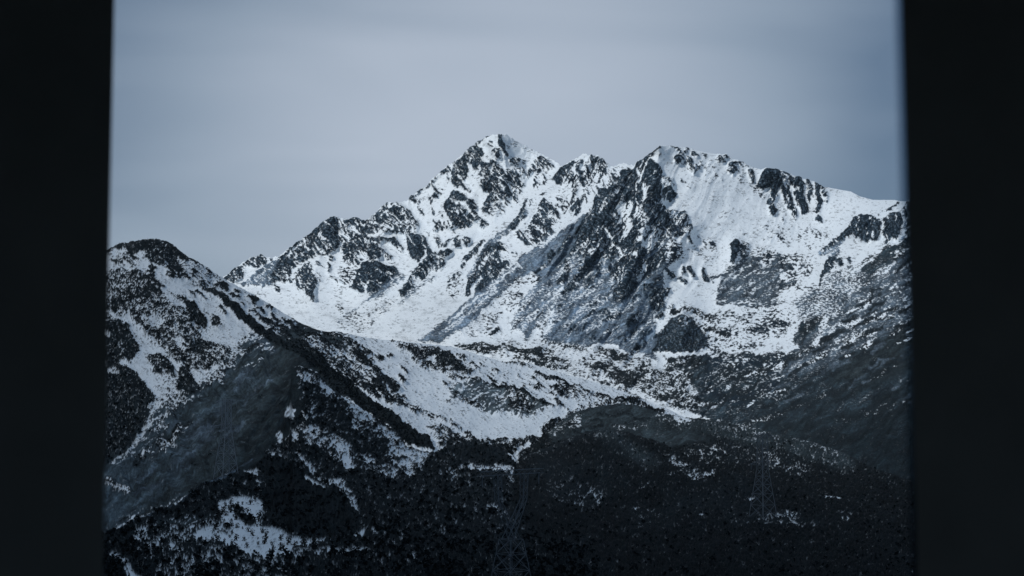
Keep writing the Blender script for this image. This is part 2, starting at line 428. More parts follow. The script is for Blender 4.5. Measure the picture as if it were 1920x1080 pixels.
def paint_range(c):
    P, L, S, W = c.poly, c.line, c.snow, c.spoly
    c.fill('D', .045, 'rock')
    # --- left crest and its crags
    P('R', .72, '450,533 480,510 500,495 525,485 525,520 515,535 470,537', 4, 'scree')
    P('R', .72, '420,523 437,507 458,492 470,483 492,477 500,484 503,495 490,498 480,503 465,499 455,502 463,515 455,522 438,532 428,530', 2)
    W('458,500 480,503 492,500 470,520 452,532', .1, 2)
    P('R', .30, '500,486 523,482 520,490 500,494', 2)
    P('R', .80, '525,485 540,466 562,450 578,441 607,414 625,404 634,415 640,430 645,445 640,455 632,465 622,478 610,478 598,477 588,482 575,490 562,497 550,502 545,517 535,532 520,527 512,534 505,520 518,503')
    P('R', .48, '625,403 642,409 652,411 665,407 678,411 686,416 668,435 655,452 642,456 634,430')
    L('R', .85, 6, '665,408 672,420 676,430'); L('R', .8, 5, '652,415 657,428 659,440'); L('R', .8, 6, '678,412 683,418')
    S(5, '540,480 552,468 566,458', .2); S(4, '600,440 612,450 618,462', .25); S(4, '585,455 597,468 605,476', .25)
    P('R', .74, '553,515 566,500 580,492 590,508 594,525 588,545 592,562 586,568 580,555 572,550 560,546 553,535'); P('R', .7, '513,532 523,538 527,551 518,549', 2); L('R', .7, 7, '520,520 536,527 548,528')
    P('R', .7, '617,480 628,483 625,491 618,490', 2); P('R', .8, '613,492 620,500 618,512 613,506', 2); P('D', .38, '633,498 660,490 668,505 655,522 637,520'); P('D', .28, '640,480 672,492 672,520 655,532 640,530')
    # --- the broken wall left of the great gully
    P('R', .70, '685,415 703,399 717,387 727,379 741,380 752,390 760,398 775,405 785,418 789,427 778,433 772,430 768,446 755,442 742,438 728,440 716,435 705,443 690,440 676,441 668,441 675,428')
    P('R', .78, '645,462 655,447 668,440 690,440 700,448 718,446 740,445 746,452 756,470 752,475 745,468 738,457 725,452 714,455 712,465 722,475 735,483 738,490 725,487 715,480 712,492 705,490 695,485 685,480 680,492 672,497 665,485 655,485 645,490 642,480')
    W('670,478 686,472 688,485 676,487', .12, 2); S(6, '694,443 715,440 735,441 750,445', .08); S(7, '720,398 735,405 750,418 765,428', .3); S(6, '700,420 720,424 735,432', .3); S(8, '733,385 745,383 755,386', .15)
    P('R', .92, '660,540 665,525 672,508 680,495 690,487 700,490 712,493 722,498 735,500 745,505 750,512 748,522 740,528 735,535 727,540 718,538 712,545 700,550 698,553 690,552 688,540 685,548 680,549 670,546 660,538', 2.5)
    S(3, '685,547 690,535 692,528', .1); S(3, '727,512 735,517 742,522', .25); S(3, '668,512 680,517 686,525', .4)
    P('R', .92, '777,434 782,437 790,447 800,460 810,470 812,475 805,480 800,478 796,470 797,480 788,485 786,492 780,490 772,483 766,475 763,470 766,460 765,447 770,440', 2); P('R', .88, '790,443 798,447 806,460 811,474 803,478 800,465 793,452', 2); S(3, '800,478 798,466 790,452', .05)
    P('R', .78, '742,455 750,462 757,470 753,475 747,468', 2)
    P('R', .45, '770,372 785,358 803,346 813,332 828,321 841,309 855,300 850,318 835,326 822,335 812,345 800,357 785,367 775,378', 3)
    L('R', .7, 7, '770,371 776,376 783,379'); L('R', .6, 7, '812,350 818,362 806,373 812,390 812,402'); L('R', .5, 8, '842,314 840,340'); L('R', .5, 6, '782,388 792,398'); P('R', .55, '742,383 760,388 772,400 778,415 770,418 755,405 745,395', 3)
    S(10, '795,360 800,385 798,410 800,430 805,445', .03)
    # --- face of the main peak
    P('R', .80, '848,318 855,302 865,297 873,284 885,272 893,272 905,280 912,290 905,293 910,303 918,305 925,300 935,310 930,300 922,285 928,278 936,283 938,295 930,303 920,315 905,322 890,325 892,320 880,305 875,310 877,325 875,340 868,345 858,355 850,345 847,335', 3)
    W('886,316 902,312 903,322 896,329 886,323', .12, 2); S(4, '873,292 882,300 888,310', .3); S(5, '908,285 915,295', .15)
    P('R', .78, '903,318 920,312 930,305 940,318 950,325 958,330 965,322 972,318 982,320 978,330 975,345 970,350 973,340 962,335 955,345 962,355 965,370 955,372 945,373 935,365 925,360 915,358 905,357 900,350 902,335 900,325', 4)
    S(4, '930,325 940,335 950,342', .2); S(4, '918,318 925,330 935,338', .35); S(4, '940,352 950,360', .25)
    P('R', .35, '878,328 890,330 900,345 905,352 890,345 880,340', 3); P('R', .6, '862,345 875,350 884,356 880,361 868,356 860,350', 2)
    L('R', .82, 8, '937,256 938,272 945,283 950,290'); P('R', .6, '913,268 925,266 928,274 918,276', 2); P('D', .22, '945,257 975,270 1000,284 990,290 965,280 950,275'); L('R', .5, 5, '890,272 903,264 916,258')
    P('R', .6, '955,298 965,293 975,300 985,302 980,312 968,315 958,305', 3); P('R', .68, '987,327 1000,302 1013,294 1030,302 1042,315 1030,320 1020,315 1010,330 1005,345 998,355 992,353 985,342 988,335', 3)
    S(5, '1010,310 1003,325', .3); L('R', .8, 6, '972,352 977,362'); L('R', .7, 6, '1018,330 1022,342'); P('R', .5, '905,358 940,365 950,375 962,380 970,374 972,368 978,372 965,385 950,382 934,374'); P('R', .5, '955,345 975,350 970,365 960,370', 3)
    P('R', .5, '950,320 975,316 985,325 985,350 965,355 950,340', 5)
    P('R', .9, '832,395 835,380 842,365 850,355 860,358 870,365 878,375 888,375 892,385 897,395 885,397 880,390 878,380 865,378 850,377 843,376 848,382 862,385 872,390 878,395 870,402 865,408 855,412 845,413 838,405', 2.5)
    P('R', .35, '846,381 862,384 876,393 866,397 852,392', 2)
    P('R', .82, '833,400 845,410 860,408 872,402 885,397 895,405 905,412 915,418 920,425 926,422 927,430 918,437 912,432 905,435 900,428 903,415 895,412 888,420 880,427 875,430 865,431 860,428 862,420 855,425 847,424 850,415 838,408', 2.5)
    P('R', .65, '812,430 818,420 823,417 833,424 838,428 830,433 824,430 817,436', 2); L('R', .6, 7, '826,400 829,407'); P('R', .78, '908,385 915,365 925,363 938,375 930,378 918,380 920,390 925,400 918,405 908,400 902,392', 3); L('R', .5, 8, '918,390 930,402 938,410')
    W('880,362 905,360 915,364 908,378 895,385 885,375', .04, 2); S(12, '1000,330 985,365 960,390 930,420 900,445 870,460', .03); D = .12; P('D', D, '930,380 960,385 940,410 920,420')
    # --- small rocks and the three spurs running down to the left
    P('R', .6, '815,447 828,450 832,460 822,468 816,456', 2); L('R', .7, 7, '832,462 840,455 848,447'); L('R', .72, 13, '857,450 859,458'); L('R', .62, 11, '873,453 875,458')
    P('R', .72, '850,468 838,468 825,470 812,475 800,482 790,490 782,497 775,505 770,512 765,525 762,532 752,540 748,548 752,555 757,557 765,552 770,545 778,543 775,535 785,525 795,525 803,518 808,510 815,508 820,512 825,510 835,495 840,485 845,478')
    W('772,523 785,520 790,525 778,535 772,532', .2, 2); S(3, '818,508 822,495 825,487', .2); S(3, '795,520 790,508', .2); L('R', .9, 12, '755,548 762,543')
    L('S', .78, 15, '752,520 735,532 718,546 700,560 685,570'); L('S', .55, 11, '690,566 672,580 655,592 640,602'); L('S', .6, 7, '812,523 790,535 775,546 755,562'); L('S', .45, 12, '755,562 735,572 715,586 695,598 665,612'); P('D', .2, '640,600 700,560 760,555 720,590 680,625 640,622')
    P('R', .72, '905,450 912,450 908,458 900,465 895,475 885,485 878,495 872,505 868,508 862,502 866,488 875,478 883,472 892,460', 2.5); P('R', .66, '860,510 868,515 855,525 845,533 838,540 840,528 850,518', 2.5); P('D', .33, '840,532 862,515 872,530 870,550 850,560 838,547')
    L('S', .8, 13, '985,402 962,424 937,445 914,464'); L('S', .7, 8, '914,464 895,490 878,520')
    P('R', .82, '1022,371 1030,382 1040,392 1048,400 1045,405 1047,411 1040,405 1038,415 1045,425 1035,430 1040,440 1025,450 1015,455 1005,458 990,462 978,452 970,445 968,438 975,430 985,433 990,425 1000,412 998,405 1008,395 1012,382', 2.5)
    S(3, '1015,392 1028,405 1036,415', .2); S(3, '995,420 1008,430 1020,440', .2); S(3, '1005,408 1018,420 1028,432', .3); S(3, '985,440 1000,447', .25)
    P('R', .82, '984,375 990,372 988,385 985,395 980,405 988,405 985,412 975,420 970,430 960,433 953,427 960,415 972,402 980,388', 2.5); P('R', .45, '995,375 1008,370 1005,380 992,388', 2); P('R', .8, '1010,366 1025,358 1022,368', 2)
    L('R', .6, 4, '1035,382 1045,395 1048,412')
    P('R', .84, '930,460 938,455 948,462 955,468 945,470 935,470 940,490 950,493 957,497 952,508 942,505 938,515 930,525 918,535 905,545 893,550 891,540 900,525 895,525 885,545 878,555 872,553 873,540 880,525 890,508 895,490 905,475 918,462', 2.5)
    S(3, '928,470 912,490 898,508', .15); W('936,485 945,482 948,492 940,495', .1, 2); L('R', .5, 5, '945,462 958,470 967,478'); P('D', .4, '970,485 985,475 995,478 980,492'); S(6, '902,524 893,535 886,548', .3)
    # --- second peak
    P('R2', .56, '1057,314 1070,303 1083,296 1095,300 1100,305 1107,292 1125,294 1135,303 1145,314 1140,325 1130,335 1122,345 1112,357 1105,350 1100,360 1092,350 1085,345 1080,350 1078,340 1068,345 1060,350 1045,347 1038,337 1048,324')
    P('R', .82, '1040,328 1055,315 1068,308 1063,325 1060,345 1045,347 1036,340', 2.5); L('R', .8, 7, '1090,315 1085,330 1092,345'); L('R', .85, 7, '1103,316 1105,335 1111,352'); L('R', .8, 5, '1110,292 1112,308'); P('R', .8, '1122,302 1133,302 1138,318 1128,318', 2); L('R', .7, 5, '1070,320 1075,340')
    S(6, '1098,288 1096,305 1094,318', .05); S(7, '1120,330 1110,360 1098,375', .05)
    P('D', .2, '1040,352 1070,355 1085,372 1070,400 1045,385'); L('R', .78, 8, '1082,350 1077,368 1070,382'); L('R', .74, 9, '1091,373 1084,385 1073,393'); L('R', .6, 8, '1101,356 1104,364'); P('R', .93, '1073,414 1080,396 1090,387 1097,394 1090,405 1080,414', 2); L('R', .7, 6, '1048,375 1056,380')
    # --- front massif, its scree fans first
    P('S', .955, '1075,412 1095,402 1240,500 1248,580 1225,600 1235,640 1225,660 1240,685 1225,692 1190,672 1150,645 1080,652 1040,647 1018,637 1030,600 1010,606 990,640 965,612 985,560 1010,530 1000,512 930,560 880,610 830,642 785,642 840,597 900,547 960,502 1010,460 1050,430', 4)
    W('985,520 1005,515 985,545 965,570 945,595 915,618 880,640 832,642 880,612 930,562', .10, 4); P('D', .22, '975,525 1000,512 960,570 900,630 850,640 880,612 940,558')
    L('S', .6, 11, '930,545 900,570 868,597 840,620'); P('S', .72, '1000,540 1030,530 1032,560 1003,600 978,622 958,618 967,590 980,560', 5)
    W('1085,520 1075,550 1050,580 1040,605 1025,635 1000,640 1010,615 1030,585 1045,555', .30, 5); P('S', .55, '1040,560 1060,545 1085,530 1110,528 1120,545 1095,560 1070,572 1050,580', 4)
    S(4, '970,500 935,530 900,558 870,582 840,606', .1); S(5, '1072,416 1050,434 1015,463', .04)
    P('R2', .84, '1195,303 1215,292 1238,272 1232,285 1222,298 1228,308 1235,315 1243,322 1238,332 1250,340 1262,340 1258,345 1245,345 1240,355 1255,352 1268,362 1270,370 1255,378 1240,378 1238,380 1255,395 1268,395 1285,397 1283,410 1270,420 1280,430 1285,440 1265,448 1272,460 1278,470 1270,480 1258,495 1245,502 1225,510 1210,520 1195,540 1182,555 1168,565 1150,563 1155,545 1165,530 1150,530 1145,520 1140,510 1150,495 1135,490 1120,485 1110,493 1095,485 1090,478 1070,482 1070,470 1080,455 1075,445 1085,425 1098,404 1110,386 1118,366 1126,352 1140,341 1155,328 1175,318 1187,313', 3)
    P('R2', .5, '1240,330 1262,335 1265,350 1245,352 1240,395 1270,392 1290,405 1300,430 1290,442 1270,430 1255,405 1238,385', 4)
    P('R', .95, '1205,298 1225,300 1243,322 1235,335 1222,330 1210,318 1198,308', 2.5); P('R', .92, '1240,360 1257,352 1268,364 1262,374 1243,377', 2.5)
    S(6, '1146,330 1131,350 1115,363 1100,385 1086,405 1074,416', .03); P('R', .5, '1150,316 1165,312 1162,332 1145,350 1135,360 1133,350', 3); S(5, '1163,318 1160,332', .1); S(6, '1193,318 1202,330 1201,342', .08); S(4, '1170,340 1160,360 1148,372', .5)
    W('1155,390 1165,376 1175,372 1187,380 1187,396 1183,415 1180,430 1170,443 1164,428 1160,406', .16, 2.5); S(5, '1182,425 1176,440 1163,453', .1); S(5, '1209,350 1212,365 1206,380', .1); W('1190,394 1205,386 1207,400 1200,413 1192,416', .18, 2.5)
    S(6, '1131,428 1141,442 1147,455 1151,464', .04); S(5, '1156,465 1163,475 1166,482 1159,491', .08); L('S', .8, 7, '1160,488 1147,505 1135,520 1120,540'); S(4, '1105,455 1118,462 1128,470', .35); S(3, '1125,468 1133,478', .15)
    W('1200,434 1215,425 1230,430 1240,440 1235,452 1222,460 1225,472 1212,475 1205,462 1197,450', .36, 3); W('1198,498 1210,495 1215,505 1208,520 1198,530 1190,525 1195,510', .28, 3); W('1190,472 1200,485 1195,492 1186,480', .4, 2)
    L('S', .85, 5, '1272,430 1252,452 1228,474 1208,487', 1.5); L('S', .8, 6, '1248,498 1218,520 1196,543 1180,560', 2); W('1185,520 1180,535 1190,540', .4, 2)
    L('R', .95, 14, '1200,480 1195,510 1180,540', 3); L('R', .9, 14, '1160,500 1155,520', 3); P('R', .9, '1215,400 1235,402 1250,420 1240,432 1225,424', 3)
    P('R', .92, '1060,490 1072,487 1070,500 1073,510 1065,520 1060,535 1045,540 1043,530 1055,515', 2.5); P('R', .92, '1099,531 1107,518 1116,531', 2); L('R', .7, 7, '1090,503 1103,497'); P('R', .85, '1025,482 1033,470 1040,478 1035,488 1030,493', 2); L('R', .8, 8, '1066,445 1056,463 1046,475')
    P('R', .93, '1172,612 1180,595 1195,583 1204,588 1200,605 1180,613', 2.5); P('R', .78, '1215,562 1225,540 1242,538 1247,560 1245,577 1230,582 1218,574'); P('R', .92, '1150,562 1160,548 1180,545 1180,556 1165,566 1152,568', 2.5); P('R', .6, '1250,577 1262,570 1266,578 1255,582', 2); P('V', .85, '1182,662 1192,650 1202,648 1198,660 1188,668', 3)
    L('R', .6, 5, '1110,575 1125,568'); L('R', .6, 4, '1150,600 1162,592'); L('R', .55, 4, '1140,625 1160,612'); L('R', .5, 4, '1095,600 1108,594'); L('R', .6, 5, '1170,640 1182,632')
    # --- rounded snow shoulder on the right and its cliffs
    L('R', .55, 5, '1253,273 1266,276'); L('R', .62, 6, '1270,276 1276,285 1273,300 1278,306 1290,312'); P('R', .66, '1285,277 1290,278 1290,291 1282,286', 2); L('R', .88, 11, '1268,294 1271,302'); P('R', .5, '1275,288 1292,295 1296,308 1285,312 1276,302', 3); L('R', .75, 8, '1291,300 1297,312 1303,323'); L('R', .6, 5, '1307,320 1313,312'); L('R', .8, 7, '1300,288 1302,293'); L('R', .78, 8, '1328,327 1331,332'); L('R', .66, 6, '1338,336 1352,338')
    P('R', .68, '1340,302 1350,293 1362,290 1370,298 1355,303 1348,307', 2.5); P('D', .2, '1318,286 1345,300 1352,345 1330,345 1312,315'); P('R', .5, '1370,313 1380,310 1385,322 1378,326 1371,334', 2.5); L('R', .85, 5, '1369,311 1382,306 1392,303'); L('R', .7, 4, '1398,310 1403,312')
    P('R', .78, '1404,320 1410,315 1417,320 1415,335 1410,343 1403,336', 2.5); P('D', .2, '1380,325 1400,320 1405,345 1390,345')
    P('R2', .985, '1415,351 1424,340 1428,325 1434,316 1445,317 1460,321 1465,335 1464,347 1460,356 1455,361 1446,359 1440,356 1430,358', 2)
    L('R2', .8, 12, '1452,355 1448,370 1446,385 1450,398'); L('R2', .94, 16, '1470,330 1472,350 1475,370 1480,378'); L('R2', .8, 13, '1478,380 1486,393 1490,403'); L('R2', .9, 8, '1478,327 1485,340 1487,346'); L('R2', .96, 15, '1497,334 1500,355 1502,375 1508,395'); L('R2', .75, 6, '1490,350 1492,375 1496,386'); L('R2', .82, 9, '1517,339 1520,355 1523,365'); L('R2', .75, 5, '1514,355 1518,376'); L('R2', .9, 9, '1532,346 1535,362 1537,380 1534,398'); L('R2', .75, 6, '1543,352 1547,365 1551,381')
    L('R', .9, 9, '1446,393 1452,400'); P('R', .45, '1462,325 1475,326 1480,345 1472,358', 3); P('R', .9, '1530,410 1537,405 1543,416 1542,421 1531,417', 2); P('D', .3, '1408,347 1430,360 1446,370 1436,376 1418,364'); L('R', .6, 4, '1467,410 1470,418'); L('R', .6, 4, '1490,408 1492,415')
    P('D', .50, '1427,423 1440,425 1455,432 1470,440 1480,450 1475,460 1462,457 1450,445 1435,432'); P('D', .62, '1505,437 1520,432 1532,440 1525,448 1512,447'); L('D', .75, 7, '1535,452 1548,445'); P('D', .68, '1500,455 1512,455 1515,465 1503,463'); P('D', .16, '1440,418 1530,425 1570,450 1540,470 1480,470')
    L('D', .3, 5, '1355,420 1365,430'); P('D', .15, '1340,410 1360,395 1372,420 1350,440'); L('D', .4, 4, '1280,340 1286,344'); L('D', .35, 4, '1293,352 1302,356'); P('D', .14, '1300,430 1340,440 1350,450 1310,460')
    # --- the crag in the right corner
    L('S', .65, 10, '1540,478 1560,464 1580,450'); P('S', .75, '1552,476 1576,456 1572,480 1556,492', 3); L('R', .66, 8, '1545,470 1562,458 1582,443')
    P('R2', .93, '1570,452 1580,437 1590,425 1600,412 1612,405 1625,405 1640,408 1650,412 1655,415 1652,430 1650,445 1645,452 1632,452 1628,457 1620,450 1610,445 1600,442 1590,445 1580,448', 2.5); S(3, '1632,412 1636,430 1640,446', .35); S(3, '1612,410 1610,425', .5)
    P('R2', .90, '1657,412 1670,402 1685,398 1690,410 1695,420 1690,440 1683,450 1670,455 1663,461 1657,446 1655,426', 2.5); P('R2', .80, '1690,395 1700,379 1720,376 1760,380 1760,470 1715,485 1700,480 1690,468 1697,440 1700,415', 4); S(4, '1654,414 1655,432 1654,448', .15); L('S', .6, 6, '1692,400 1699,415 1696,440 1688,455')
    L('R', .75, 5, '1665,396 1676,388 1686,381')
    # --- middle right: scree patch, benches and the dark shaded slope
    P('R', .96, '1367,460 1375,450 1382,450 1387,462 1388,472 1380,480 1378,492 1372,496 1370,485 1372,472', 2); P('D', .48, '1386,452 1405,458 1408,470 1395,485 1386,490 1388,470')
    P('D', .42, '1412,466 1440,462 1462,476 1500,480 1512,490 1470,492 1440,497 1425,487')
    P('S', .88, '1350,530 1365,510 1380,495 1400,480 1410,475 1420,485 1425,495 1435,502 1450,490 1462,478 1468,490 1470,510 1460,530 1458,545 1458,572 1440,577 1420,572 1400,568 1380,570 1350,568 1343,555 1347,540', 9, 'dry')
    P('D', .62, '1462,485 1485,500 1497,515 1490,525 1495,535 1475,542 1458,545', 4)
    L('R', .93, 9, '1538,532 1546,508 1552,492 1562,486 1575,489 1577,496'); P('R', .6, '1550,492 1572,492 1565,508 1548,515', 3); L('R', .85, 8, '1593,484 1594,493'); L('D', .7, 4, '1505,480 1510,494 1516,503')
    P('D', .30, '1255,600 1330,588 1400,578 1480,577 1500,600 1470,625 1430,650 1380,656 1330,661 1290,642'); P('D', .45, '1400,600 1450,590 1490,605 1470,630 1430,640')
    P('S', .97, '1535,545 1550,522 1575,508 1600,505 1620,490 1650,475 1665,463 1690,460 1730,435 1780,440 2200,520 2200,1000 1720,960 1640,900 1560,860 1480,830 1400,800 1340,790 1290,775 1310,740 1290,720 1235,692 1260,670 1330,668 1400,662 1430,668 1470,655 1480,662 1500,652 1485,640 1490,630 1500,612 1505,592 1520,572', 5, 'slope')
    P('S', .60, '1488,562 1520,545 1560,512 1600,500 1625,515 1610,555 1580,582 1545,600 1520,612 1498,602', 6, 'dry'); W('1580,505 1610,498 1640,478 1625,500 1600,520 1575,530', .35, 5)
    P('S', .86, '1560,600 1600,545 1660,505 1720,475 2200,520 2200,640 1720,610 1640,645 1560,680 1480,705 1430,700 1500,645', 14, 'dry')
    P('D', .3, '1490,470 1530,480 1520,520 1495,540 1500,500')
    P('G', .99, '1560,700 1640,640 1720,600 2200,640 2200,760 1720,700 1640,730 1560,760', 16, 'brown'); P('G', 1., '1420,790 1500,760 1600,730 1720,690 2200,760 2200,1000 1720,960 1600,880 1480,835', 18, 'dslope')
    L('V', .9, 13, '1400,795 1480,775 1560,735 1620,715 1680,690', 8); L('S', .95, 16, '1560,770 1620,745 1720,700', 10, 'slope'); L('V', .8, 14, '1430,700 1490,670 1550,640', 9); L('V', .85, 10, '1560,800 1640,770 1720,745', 8)
    P('V', .85, '1500,620 1515,602 1530,593 1548,590 1545,600 1530,611 1515,626 1505,632', 4); P('V', .88, '1615,606 1625,598 1638,593 1635,606 1625,611', 3); P('V', .82, '1665,628 1675,620 1690,615 1698,620 1685,626 1670,632', 3); L('V', .75, 8, '1642,600 1658,592'); L('V', .8, 8, '1653,587 1680,578')
    P('R2', .90, '1222,660 1235,630 1250,610 1262,596 1280,592 1295,600 1310,615 1325,635 1328,652 1315,656 1300,661 1280,663 1265,661 1245,662', 3, 'dark'); W('1272,600 1285,598 1293,610 1280,615', .45, 3)
    L('V', .7, 11, '1262,585 1290,580 1312,589 1332,601'); L('V', .7, 9, '1325,617 1345,622 1366,629'); P('V', .88, '1248,672 1275,668 1300,668 1287,686 1265,691', 4); P('V', .85, '1335,664 1360,659 1376,669 1355,676', 4); P('V', .7, '1390,675 1420,667 1436,675 1410,692', 4); P('V', .93, '1273,706 1295,699 1301,715 1285,722', 3); L('V', .7, 9, '1300,690 1320,684')
    S(5, '1370,682'); S(4, '1380,688 1397,699', .2); W('1435,650 1465,645 1495,644 1500,652 1480,658 1478,667 1460,657', .12, 3); L('-', .4, 10, '1548,597 1540,620 1530,645'); S(7, '1404,759 1421,750', .3); S(5, '1360,710 1362,730 1368,745', .4); S(4, '1330,700 1345,712', .45); P('D', .75, '1330,670 1480,668 1450,740 1380,760 1320,740', 12); L('V', .7, 10, '1250,735 1300,750 1340,765')
    P('S', .85, '1340,690 1420,690 1460,700 1420,740 1360,740 1330,720', 12, 'slope')
    L('V', .6, 9, '1590,640 1640,620'); L('V', .6, 8, '1500,690 1550,665')
    # --- isolated rocks in the right bowl
    L('R', .85, 7, '1290,446 1300,461'); P('R', .8, '1325,456 1337,450 1342,465 1340,476 1333,481 1327,475 1328,465', 2); L('R', .5, 5, '1320,455 1322,470'); L('R', .9, 6, '1280,504 1285,513'); L('R', .8, 6, '1292,501 1300,521'); L('R', .75, 7, '1273,521 1286,532'); L('R', .92, 9, '1318,508 1325,524'); L('R', .66, 5, '1332,514 1338,531'); L('R', .85, 6, '1245,504 1261,518'); P('D', .12, '1250,455 1345,460 1345,500 1250,495'); P('D', .55, '1265,452 1280,462 1282,482 1262,492 1250,500 1258,478'); L('V', .5, 10, '635,574 640,586')
    # --- valley floor under the range
    P('D', .30, '850,645 1020,640 1200,665 1290,700 1300,760 1200,745 1100,715 1000,685', 6, 'shrub')
    P('V', .88, '852,650 880,645 905,642 930,648 965,650 985,655 1017,657 1014,667 990,663 960,658 930,655 915,660 925,666 905,666 890,661 870,656', 3); P('V', .66, '1005,689 1030,682 1060,677 1085,684 1070,695 1045,696 1020,693', 4); P('V', .85, '1135,706 1150,692 1165,695 1190,695 1206,705 1205,720 1175,723 1150,719', 4); P('V', .66, '1195,690 1240,695 1290,725 1320,760 1290,777 1240,757 1210,737', 6); P('V', .66, '1140,736 1165,728 1180,738 1202,749 1180,749 1155,743', 4); P('V', .62, '1055,651 1085,645 1100,655 1075,664', 4); P('V', .6, '1105,650 1150,655 1180,672 1150,672', 5)
    L('V', .6, 5, '965,672 1000,674'); L('V', .5, 5, '1010,672 1050,680')
    # bedding planes: thin snow ledges across the rock, and thin rock ribs through the snow
    c.strokes('-', .22, 25, '848,300 900,268 960,300 1040,310 985,380 900,365 850,350', 44, (8, 26), (1.2, 2.6), 71, None, .9)
    c.strokes('-', .22, 18, '832,360 900,390 930,430 860,430 830,400', 42, (8, 24), (1.2, 2.4), 72, None, .9)
    c.strokes('-', .20, 21, '955,425 1020,370 1048,410 1000,460', 46, (8, 26), (1.2, 2.4), 73, None, .9)
    c.strokes('-', .24, 25, '510,525 560,450 630,405 680,420 640,460 560,520', 56, (8, 24), (1.2, 2.6), 74, None, .9)
    c.strokes('-', .24, 25, '645,480 690,410 745,380 790,430 750,480 700,495', 40, (8, 26), (1.2, 2.6), 75, None, .9)
    c.strokes('-', .30, 10, '662,530 690,490 750,510 700,550', 38, (8, 24), (1.2, 2.2), 76, None, .9)
    c.strokes('-', .22, 16, '755,545 800,480 850,470 790,530', 55, (6, 18), (1.2, 2.4), 77, None, .9)
    c.strokes('-', .22, 18, '875,550 935,455 960,490 920,540', 50, (6, 20), (1.2, 2.4), 78, None, .9)
    c.strokes('-', .24, 25, '1045,345 1085,296 1145,312 1110,360', 62, (8, 22), (1.2, 2.6), 79, None, .9)
    c.strokes('-', .22, 46, '1090,450 1190,310 1240,290 1280,430 1240,500 1180,560 1090,480', -58, (8, 30), (1.2, 2.6), 80, None, .9)
    c.strokes('-', .24, 25, '1100,420 1190,340 1270,380 1270,480 1150,490', 48, (6, 20), (1.2, 2.4), 81, None, .9)
    c.strokes('-', .25, 21, '1416,350 1432,318 1545,350 1535,395 1450,400', 74, (8, 24), (1.2, 2.2), 82, None, .9)
    c.strokes('-', .30, 16, '1575,448 1610,407 1715,385 1690,450 1640,450', 80, (8, 24), (1.2, 2.2), 83, None, .9)
    c.strokes('R', .80, 21, '780,380 850,310 870,420 780,440', 55, (5, 16), (1.5, 3), 84, None, 1.)
    c.strokes('R', .80, 24, '1060,330 1130,300 1140,340 1080,400 1040,400', 60, (5, 18), (1.5, 3.2), 85, None, 1.)
    c.strokes('R', .75, 21, '880,330 1040,300 1000,360 900,420', 46, (5, 16), (1.5, 3), 86, None, 1.)
    c.strokes('R', .80, 17, '560,500 660,450 680,540 600,540', 52, (4, 14), (1.5, 3), 87, None, 1.)
    c.strokes('R', .8, 10, '1260,280 1400,300 1390,330 1290,320', 55, (4, 12), (1.5, 3), 88, None, 1.)
    c.strokes('-', .62, 60, '1060,470 1120,500 1180,570 1220,600 1220,660 1150,640 1040,640 1000,620 1010,560', -44, (16, 70), (3, 9), 91, None, 4.)
    c.strokes('-', .55, 40, '1350,520 1420,480 1460,490 1460,570 1350,565', -20, (8, 26), (2, 4), 92, None, 2.)
    c.strokes('S', .9, 40, '1330,520 1420,465 1510,500 1490,580 1400,590 1340,570', -15, (8, 30), (2, 5), 93, 'dry', 2.)
    c.strokes('-', .5, 45, '1500,560 1600,500 1690,470 1720,640 1560,660', -28, (10, 40), (2, 6), 94, None, 3.)
    c.strokes('R', .86, 75, '1075,470 1240,520 1240,660 1150,645 1040,640 1010,600 1060,540', -42, (6, 24), (2.5, 6), 51)
    c.strokes('D', .55, 30, '900,560 1040,480 1070,520 1000,620 860,640', -40, (8, 30), (2, 5), 52)
    c.strokes('V', .93, 90, '1300,740 1500,660 1560,600 1640,540 1720,480 1720,900 1600,870 1450,800', -27, (8, 42), (3, 8), 53)
    c.strokes('S', .92, 40, '1440,690 1560,600 1640,530 1720,470 1720,760 1560,740 1400,770', -27, (12, 50), (2.5, 7), 54, 'dry')
    c.strokes('V', .85, 60, '1240,680 1330,668 1480,665 1460,760 1340,780 1290,740', -15, (5, 22), (2.5, 6), 55)
    c.strokes('V', .75, 45, '900,665 1030,655 1180,675 1280,715 1290,765 1150,735 1000,690', 10, (5, 24), (2, 5), 56)
    c.strokes('S', .995, 30, '1420,790 1500,750 1600,700 1720,640 1720,820 1600,820 1480,815', -26, (20, 70), (2, 6), 95, 'slope', 3.)
    c.strokes('-', .30, 35, '1240,660 1480,650 1600,560 1700,500 1700,640 1500,700 1330,760 1290,740', -25, (5, 26), (2, 4.5), 57)
    c.strokes('D', .6, 40, '1380,420 1560,470 1540,520 1500,620 1300,650 1260,610 1340,580 1470,560', 5, (5, 18), (2, 4), 58)
    c.dust(.22, '440,535 560,570 700,560 820,540 900,560 960,540 880,640 700,680 440,620'); c.dust(.08, '1260,330 1330,330 1450,400 1550,440 1500,480 1350,460 1290,420')  # lower fans and right shoulder painted dimmer than the sun leaves them
    c.dust(.20, '850,645 1050,640 1300,680 1330,790 1000,720')  # valley snow painted dimmer in the same way



